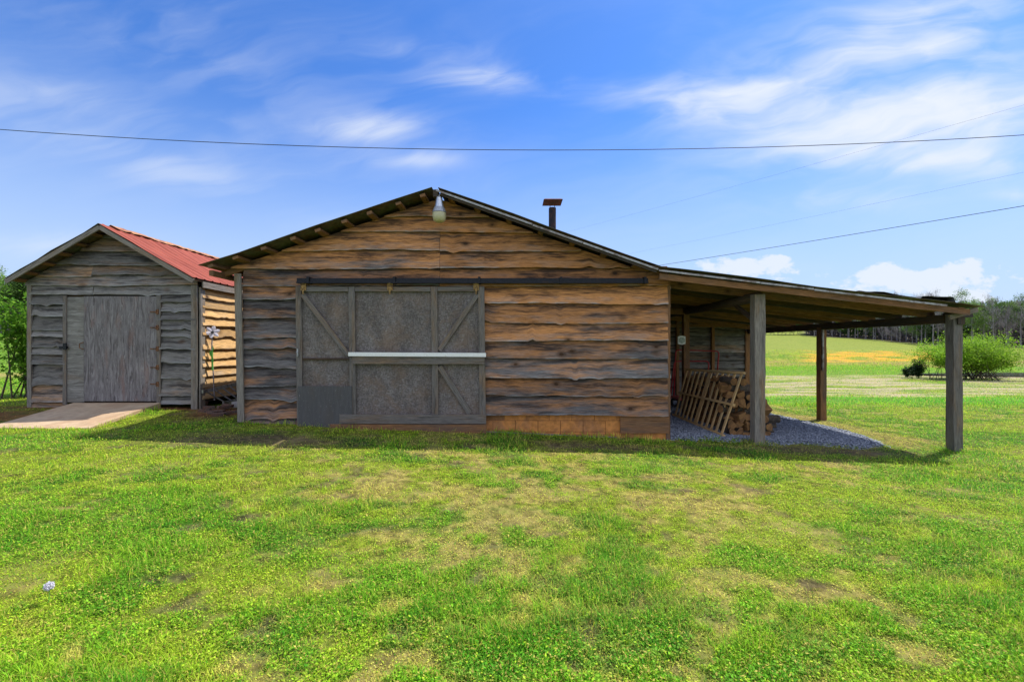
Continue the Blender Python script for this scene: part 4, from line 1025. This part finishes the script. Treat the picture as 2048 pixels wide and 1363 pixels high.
# red cart
ct = empty('hand_cart', (4.1, 12.2, -.4), 'red tubular hand cart standing behind the slatted panel', 'cart')
CY = 11.9
def rc(px, py, y=CY): return P(px, py, y)
def bendpts(pts, r=.09, n=5):
    out = [Vector(pts[0])]
    for i in range(1, len(pts)-1):
        p0, p1, p2 = map(Vector, (pts[i-1], pts[i], pts[i+1])); a = p1+(p0-p1).normalized()*r; b = p1+(p2-p1).normalized()*r
        for k in range(n+1): t_ = k/n; out.append(a*(1-t_)**2+p1*2*t_*(1-t_)+b*t_*t_)
    out.append(Vector(pts[-1])); return out
mb = MB(); mb.tube(bendpts([rc(1347, 800), rc(1352, 699), rc(1438, 702), rc(1430, 800)]), .019, 8); mb.build('handle_frame', M['red_paint'], ct, True)
mb = MB(); mb.tube(bendpts([rc(1340, 800, CY-.7), rc(1349, 722, CY-.7), rc(1418, 722, CY-.7), rc(1412, 800, CY-.7)]), .017, 8); mb.build('front_frame', M['red_paint'], ct, True)
zc = g1(4.4, CY)+.3
mb = MB(); mb.box(4.55-.1, 5.75-.1, CY-.75, CY+.05, zc, zc+.04); mb.build('deck', M['red_paint'], ct)
for (x, y) in ((4.6, CY-.6), (5.5, CY-.6), (4.6, CY-.05), (5.5, CY-.05)):
    mb = MB(); pr = [(.07, -.03), (.13, -.035), (.14, 0), (.13, .035), (.07, .03), (.07, -.03)]; i = len(mb.v); n = 20
    for (r_, yo) in pr:
        for e in range(n): a = 2*math.pi*e/n; mb.v.append(Vector((x+r_*math.cos(a), y+yo, zc-.15+r_*math.sin(a))))
    for k in range(5):
        for e in range(n): q0 = i+k*n+e; q1 = i+k*n+(e+1) % n; mb.face((q0, q1, q1+n, q0+n), [(0, 0)]*4)
    wh = mb.build('wheel', M['rubber'], ct)
# plaque on the middle inner post
sg = empty('wall_plaque', (4.33, 10.42, 1.7), 'small white plaque with green lettering on a lean-to post', 'sign')
mb = MB(); c0 = P(1363.5, 680, 10.42); W_, H_ = .095, .105; pts = []
for k in range(9): a = k/8; pts.append((-W_+2*W_*a, H_*.85+.015*math.sin(math.pi*a)*1.5))
for k in range(9): a = k/8; pts.append((W_-2*W_*a, -H_*.85-.015*math.sin(math.pi*a)*1.5))
for yo in (0, .008):
    for (a, b) in pts: mb.v.append(c0+Vector((a, yo, b)))
n = len(pts); mb.face(tuple(reversed(range(n))), [(0, 0)]*n); mb.face(tuple(range(n, 2*n)), [(0, 0)]*n)
for e in range(n): mb.face((e, (e+1) % n, n+(e+1) % n, n+e), [(0, 0)]*4)
mb.build('plate', M['white'], sg)
mb = MB()
for (zo, ws) in ((.05, (.05,)), (.022, (.028, .04)), (-.006, (.05, .02)), (-.034, (.04, .03)), (-.058, (.03,))):
    x = -sum(ws)-.006*(len(ws)-1)
    for w_ in ws: mb.box(c0.x+x, c0.x+x+2*w_, c0.y-.003, c0.y-.0005, c0.z+zo-.007, c0.z+zo+.007); x += 2*w_+.012
mb.build('lettering', plain('green lettering', (.05, .16, .10), .6, 0, .05, 5, bmp=0), sg)

# ------------------------------------------------------------------ overhead wires
def wire(pts, r, lab):
    mb = MB(); mb.tube(pts, r, 6); tag(mb.build('overhead_wire', M['wire']), lab, 'wire', 'overhead wires')
co = np.polyfit([0, 1024, 2048], [259, 300, 270], 2)
wire([P(px, float(np.polyval(co, px)), 13) for px in range(-700, 2901, 100)], .0105, 'nearest black cable sagging across the whole sky above the barn')
def line3(p0, p1, y0, y1, sag=0, n=24):
    a, b = P(p0[0], p0[1], y0), P(p1[0], p1[1], y1); return [a.lerp(b, k/n)-Vector((0, 0, sag*4*(k/n)*(1-k/n))) for k in range(n+1)]
wire(line3((1150, 556), (2560, 325), 38, 13, .10), .013, 'black cable rising to the right from behind the lean-to roof')
wire(line3((1050, 486), (2400, 110) , 170, 60, .4), .013, 'upper faint thin wire crossing the clouds on the right')
wire(line3((1100, 538), (2400, 270) , 170, 60, .4), .012, 'lower faint thin wire between the clouds and the roof on the right')

# ------------------------------------------------------------------ plants
def cloud_mesh(name, pos, size, mat, rg, up=.3, parent=None, elong=1.6):
    n = len(pos); az = rg.random(n)*6.28; lean = rg.uniform(0.2, 2.4, n); L = size*rg.uniform(.6, 1.4, n)
    v, f, c = kites(pos, az, lean, L, L/elong, rg.uniform(-.5, .8, n), np.zeros((n, 3)))
    return tri_mesh(name, v, f, None, mat, parent=parent)
def clumps(rg, centers, radii, per, squash=.8):
    out = []
    for c, r_ in zip(centers, radii):
        n = int(per*r_*r_); d_ = rg.normal(size=(n, 3)); d_ /= np.linalg.norm(d_, axis=1)[:, None]; rr = r_*rg.random(n)**.45
        d_ = d_*rr[:, None]; d_[:, 2] *= squash; out.append(d_+np.array(c))
    return np.concatenate(out)
def limbs(mb, rg, H, r0, n, spread, lo=.35, rise=.6):
    """trunk and tapered limbs; returns limb tips"""
    tw = [Vector((0, 0, 0))]
    for k in range(1, 7): tw.append(Vector((rg.normal()*.012*H*k/6, rg.normal()*.012*H*k/6, H*.92*k/6)))
    mb.tube(tw, [r0*(1-.85*k/6) for k in range(7)], 6)
    tips = []
    for k in range(n):
        t_ = lo+(1-lo)*(k+.5)/n; j = min(5, int(t_*6)); p = tw[j].lerp(tw[j+1], t_*6-j); a = rg.random()*6.28
        L = spread*(1.15-t_*.75)*rg.uniform(.7, 1.2); d_ = Vector((math.cos(a), math.sin(a), rise*rg.uniform(.6, 1.4)))
        m_ = p+d_*L*.5+Vector((0, 0, .03*L)); e = p+d_*L+Vector((0, 0, .15*L)); mb.tube([p, m_, e], [r0*.35*(1-t_*.6), r0*.2*(1-t_*.6), r0*.05], 4, caps=False); tips.append(m_.lerp(e, .4)); tips.append(e)
    return tips
def tree(name, seed, H, r0, mat_l, kind, leaf, per, spread, lo=.35, rad=(.9, 1.8), bark='greybark', nl=14, twigs=0, thin=1.0):
    rg = np.random.default_rng(seed); root = empty(name, (0, 0, 0)); mb = MB()
    tips = limbs(mb, rg, H, r0, nl, spread, lo)
    mb.build('trunk', M[bark], root)
    if per:
        sel = [tp for tp in tips if rg.random() < thin]+[Vector((0, 0, H*.93))]
        cs = [tuple(p+Vector(rg.normal(size=3)*.35*rad[0])) for p in sel]; pos = clumps(rg, cs, rg.uniform(rad[0], rad[1], len(cs)), per)
        cloud_mesh('crown', pos, leaf, M[mat_l], rg, parent=root)
    if twigs:
        pos = []; cs = [np.array(tp) for tp in tips]; n = twigs; idx = rg.integers(0, len(cs), n); pos = np.array([cs[i] for i in idx])+rg.normal(size=(n, 3))*np.array([.11, .11, .13])*spread*1.5*.7
        az = rg.random(n)*6.28; L = rg.uniform(.5, 1.5, n)*H/16
        v, f, c = kites(pos, az, np.abs(rg.normal(0, .6, n)), L, rg.uniform(.02, .05, n)*H/16, rg.uniform(-.3, .3, n), np.zeros((n, 3)))
        tri_mesh('twigs' if per else 'crown', v, f, None, M['twig'], parent=root)
    return root
kinds = {
 'bare': [tree('bare_tree', 100+i, 17+i, .22, None, 0, 0, 0, 3.6, .3, nl=18, twigs=1500) for i in range(3)]+[tree('bare_tree', 120+i, 14, .17, None, 0, 0, 0, 3.0, .08, nl=24, twigs=2600) for i in range(2)],
 'leafy': [tree('leafy_tree', 200+i, 16+i, .22, 'leaf_wood', 0, .34, 34, 3.6, .38, (1.0, 2.0), twigs=500, thin=.85) for i in range(3)],
 'bright': [tree('leafy_tree', 230, 11, .15, 'leaf_bright', 0, .34, 30, 3.0, .25, (1.0, 1.9), thin=.9)],
 'green': [tree('leafy_tree', 240, 15, .2, 'leaf_mid', 0, .36, 44, 3.4, .3, (1.0, 2.0))],
 'bushy': [tree('leafy_tree', 260+i, 12, .18, m_, 0, .36, 60, 3.2, .04, (1.1, 2.1), nl=20) for i, m_ in enumerate(('leaf_mid', 'leaf_wood'))],
 'pine': [tree('evergreen_tree', 250, 15, .2, 'leaf_dark', 0, .34, 60, 2.4, .2, (.8, 1.5))],
}
kused = set()
def put_tree(kind, i, x, Y, s, lab, grp, sz_=None):
    i %= len(kinds[kind]); pr = kinds[kind][i]
    if (kind, i) not in kused: kused.add((kind, i)); o = pr
    else: o = copy_tree(pr)
    o.location = (x, Y, g1(x, Y)-.1); o.rotation_euler = (0, 0, rnd.random()*6.28); o.scale = (s, s, s*rnd.uniform(.9, 1.1)); tag(o, lab, 'tree', grp)
LAB = {'bushy': 'low dense bushy tree at the foot of the far wood', 'bare': 'tall grey tree with bare twigs in the far wood beyond the field', 'leafy': 'tall grey-trunked tree with fresh green top in the far wood beyond the field',
       'bright': 'low bright green tree along the edge of the far wood', 'green': 'mid green leafy tree in the far wood beyond the field', 'pine': 'dark evergreen tree standing in the far wood'}
GRP = {'bushy': 'bushy trees at the foot of the far wood', 'bare': 'bare trees in the far wood', 'leafy': 'green-topped trees in the far wood', 'bright': 'bright green trees along the far wood edge', 'green': 'mid green trees in the far wood', 'pine': 'evergreens in the far wood'}
edge_pts = [(.50, 215), (.60, 205), (.757, 186), (.87, 158), (.995, 130), (1.10, 121), (1.22, 116), (1.42, 112)]
def edgeY(a): return float(np.interp(a, [e[0] for e in edge_pts], [e[1] for e in edge_pts]))
a = .50
for row in range(4):
    a = .72+row*.004
    while a < 1.40:
        Y = edgeY(a)+row*6.5+rnd.uniform(-2, 2); x = a*Y
        r_ = rnd.random(); gr = a > 1.05
        if row == 0: k = 'bare' if r_ < .62 else ('bright' if r_ < .74 else ('leafy' if r_ < .88 else 'green'))
        else: k = 'bare' if r_ < (.22 if gr else .55) else ('leafy' if r_ < .85 else ('green' if r_ < .97 else 'pine'))
        put_tree(k, rnd.randrange(5), x, Y, rnd.uniform(.72, .96)*(.9 if row == 0 else 1), LAB[k], GRP[k])
        a += (2.9+rnd.random()*1.4)/Y
# wood further off at the back of the field, seen under the lean-to roof
for i in range(46):
    a = .56+rnd.random()*.24; Y = 255+rnd.random()*30; x = a*Y; k = rnd.choice(('bare', 'bare', 'leafy'))
    put_tree(k, rnd.randrange(3), x, Y, rnd.uniform(.7, 1.0), 'hazy tree in the distant wood seen under the lean-to roof', 'trees of the distant wood behind the field')
for i in range(9):
    a = .605+.085*i/9; Y = 205+rnd.uniform(-3, 3); put_tree('bushy', 0, a*Y, Y, rnd.uniform(.5, .7), 'dark green bushy tree in the clump at the far field corner', 'bushy trees at the far field corner')
# left-hand wood
for row in range(3):
    for i in range(13):
        a = -1.62+.60*i/12+rnd.uniform(-.02, .02); Y = 78+row*7+rnd.uniform(-2, 2); k = rnd.choice(('bushy', 'bushy', 'bushy', 'pine', 'bright') if row == 0 else ('leafy', 'green', 'bushy', 'pine'))
        sc_t = np.interp(a, [-1.3, -1.18, -1.1], [1.12, 1.0, .84]); put_tree(k, rnd.randrange(3), a*Y, Y, float(sc_t)*rnd.uniform(.75, .92), {'bushy': 'dense bushy tree at the front of the wood left of the shed', 'bare': 'bare grey tree in the wood left of the shed', 'leafy': 'tall green-topped tree in the wood left of the shed', 'green': 'dense mid green tree in the wood left of the shed', 'pine': 'dark evergreen in the wood left of the shed', 'bright': 'bright green small tree before the wood left of the shed'}[k], k+' trees left of the shed')
# a background wood for other viewpoints, one mass
def far_wood():
    rg = np.random.default_rng(77); n = 120000; a = rg.uniform(-1.9, 1.75, n); D = np.where(a > .5, np.interp(a, [e[0] for e in edge_pts], [e[1] for e in edge_pts])+8+(a < .70)*60, np.interp(a, [-1.9, -1, -.5, .5], [105, 105, 220, 290]))+rg.random(n)*20
    x = a*D; h = rg.random(n)*(10.5+3.5*fbm(x*.12, D*0, 3))
    p = np.stack([x, D, gz(x, D)+h], 1); s = D/150
    v, f, c = kites(p, rg.random(n)*6.28, rg.uniform(0, 1.5, n), rg.uniform(.8, 1.8, n)*s, rg.uniform(.25, .8, n)*s, rg.uniform(-.5, .5, n), np.zeros((n, 3)))
    green = fbm(x*.05, D*.05, 31)+.25*(h/14); cc = np.where((green > .66)[:, None], np.array([.08, .15, .035]), np.array([.17, .145, .15]))*rg.uniform(.6, 1.3, (n, 1))
    tag(tri_mesh('distant_wood', v, f, np.repeat(cc, 4, 0), M['grass']), 'mass of distant woodland closing the view behind the field', 'wood', kind='stuff')
far_wood()
for kd, lst in kinds.items():
    for i, pr in enumerate(lst):
        if (kd, i) not in kused:
            for ch in list(pr.children): bpy.data.objects.remove(ch)
            bpy.data.objects.remove(pr)

# willow by the pond, its smaller neighbour, two little evergreens
def shrub(name, seed, stems, H, Wd, mat, leaf, n, lab, cat, loc, bark='bark', low=.25, grp=None, droop=0):
    rg = np.random.default_rng(seed); root = empty(name, (0, 0, 0), lab, cat, grp); mb = MB(); pts = []
    for k in range(stems):
        a = rg.random()*6.28; r_ = rg.uniform(.25, 1)*Wd*.5; h = H*rg.uniform(.65, 1.0)*(1-.3*(r_/(Wd*.5))**2); b = Vector((rg.normal()*.11*Wd, rg.normal()*.11*Wd, 0)); e = Vector((math.cos(a)*r_, math.sin(a)*r_, h))
        c1 = b.lerp(e, .5)+Vector((0, 0, .12*H)); cv = [b*(1-t_)**2+c1*2*t_*(1-t_)+e*t_*t_ for t_ in (0, .2, .4, .6, .8, 1)]
        rr = .0075*H*rg.uniform(.6, 1.3); mb.tube(cv, [rr*(1-.85*i/5) for i in range(6)], 5, caps=False)
        for j in range(5):
            p = cv[2+j % 4]; e2 = p+Vector((rg.normal()*.12*Wd, rg.normal()*.12*Wd, abs(rg.normal())*.14*H)); mb.tube([p, p.lerp(e2, .5), e2], [rr*.35, rr*.25, rr*.08], 4, caps=False); pts.append(p.lerp(e2, .7)); pts.append(e2)
        pts += [cv[1], cv[2], cv[3], cv[4], cv[5]]
    mb.build('stems', M[bark], root)
    A = np.array([tuple(p) for p in pts]); A = A[A[:, 2] > low*H]; idx = rg.integers(0, len(A), n); pos = A[idx]+rg.normal(size=(n, 3))*np.array([.055*Wd, .055*Wd, .055*H])
    pos[:, 2] -= droop*rg.random(n); pos = pos[pos[:, 2] > .04*H]
    cloud_mesh('foliage', pos, leaf, M[mat], rg, parent=root); root.location = loc; return root
wl = P(1955, 770, 37); wx, wy = wl.x, 37
shrub('willow_bush', 3, 60, 3.6, 6.4, 'leaf_willow', .13, 34000, 'large bright green many-stemmed willow bush by the pond', 'bush', (wx, wy, g1(wx, wy)), low=.25)
wl = P(1882, 765, 36.5); shrub('willow_bush', 4, 14, 3.0, 3.3, 'leaf_willow', .12, 7000, 'smaller yellow-green bush with leaning stems left of the large willow', 'bush', (wl.x, 36.5, g1(wl.x, 36.5)), low=.42)
ev = P(1838, 752, 39); shrub('evergreen_shrub', 5, 12, 1.7, 1.3, 'leaf_dark', .10, 5200, 'taller of two small round dark evergreens in the field', 'shrub', (ev.x, 39, g1(ev.x, 39)), low=.08)
ev = P(1816, 752, 39); shrub('evergreen_shrub', 6, 10, 1.05, 1.0, 'leaf_dark', .10, 2600, 'shorter of two small round dark evergreens in the field', 'shrub', (ev.x, 39, g1(ev.x, 39)), low=.08)
shrub('pond_brush', 8, 50, .9, 5.5, 'leaf_mid', .06, 700, 'low tangle of brown brush on the pond bank beside the willow', 'brush', (P(1985, 760, 38.5).x, 38.5, g1(43, 38.5)), low=.2)
# sapling behind the left corner of the shed
shrub('sapling', 12, 22, 2.35, 1.5, 'leaf_bright', .10, 6500, 'leafy young sapling growing beside the left corner of the shed', 'sapling', (-11.85, 10.3, g1(-11.85, 10.3)), low=.06)
# dandelion clock in the lawn
dn = P(97, 1200, 2.45); dn = Vector((dn.x, dn.y, g1(dn.x, dn.y)))
dd_ = empty('dandelion', dn, 'white dandelion seed head standing in the grass at lower left', 'flower'); rg = np.random.default_rng(1)
mb = MB(); mb.tube([dn, dn+Vector((.005, 0, .05)), dn+Vector((.003, 0, .095))], .0018, 6); mb.build('stem', M['green_paint'], dd_)
d_ = rg.normal(size=(600, 3)); d_ /= np.linalg.norm(d_, axis=1)[:, None]
hv = cloud_mesh('seed_head', d_*.019, .008, M['petal'], rg, parent=dd_); hv.location = (.003, 0, .10)
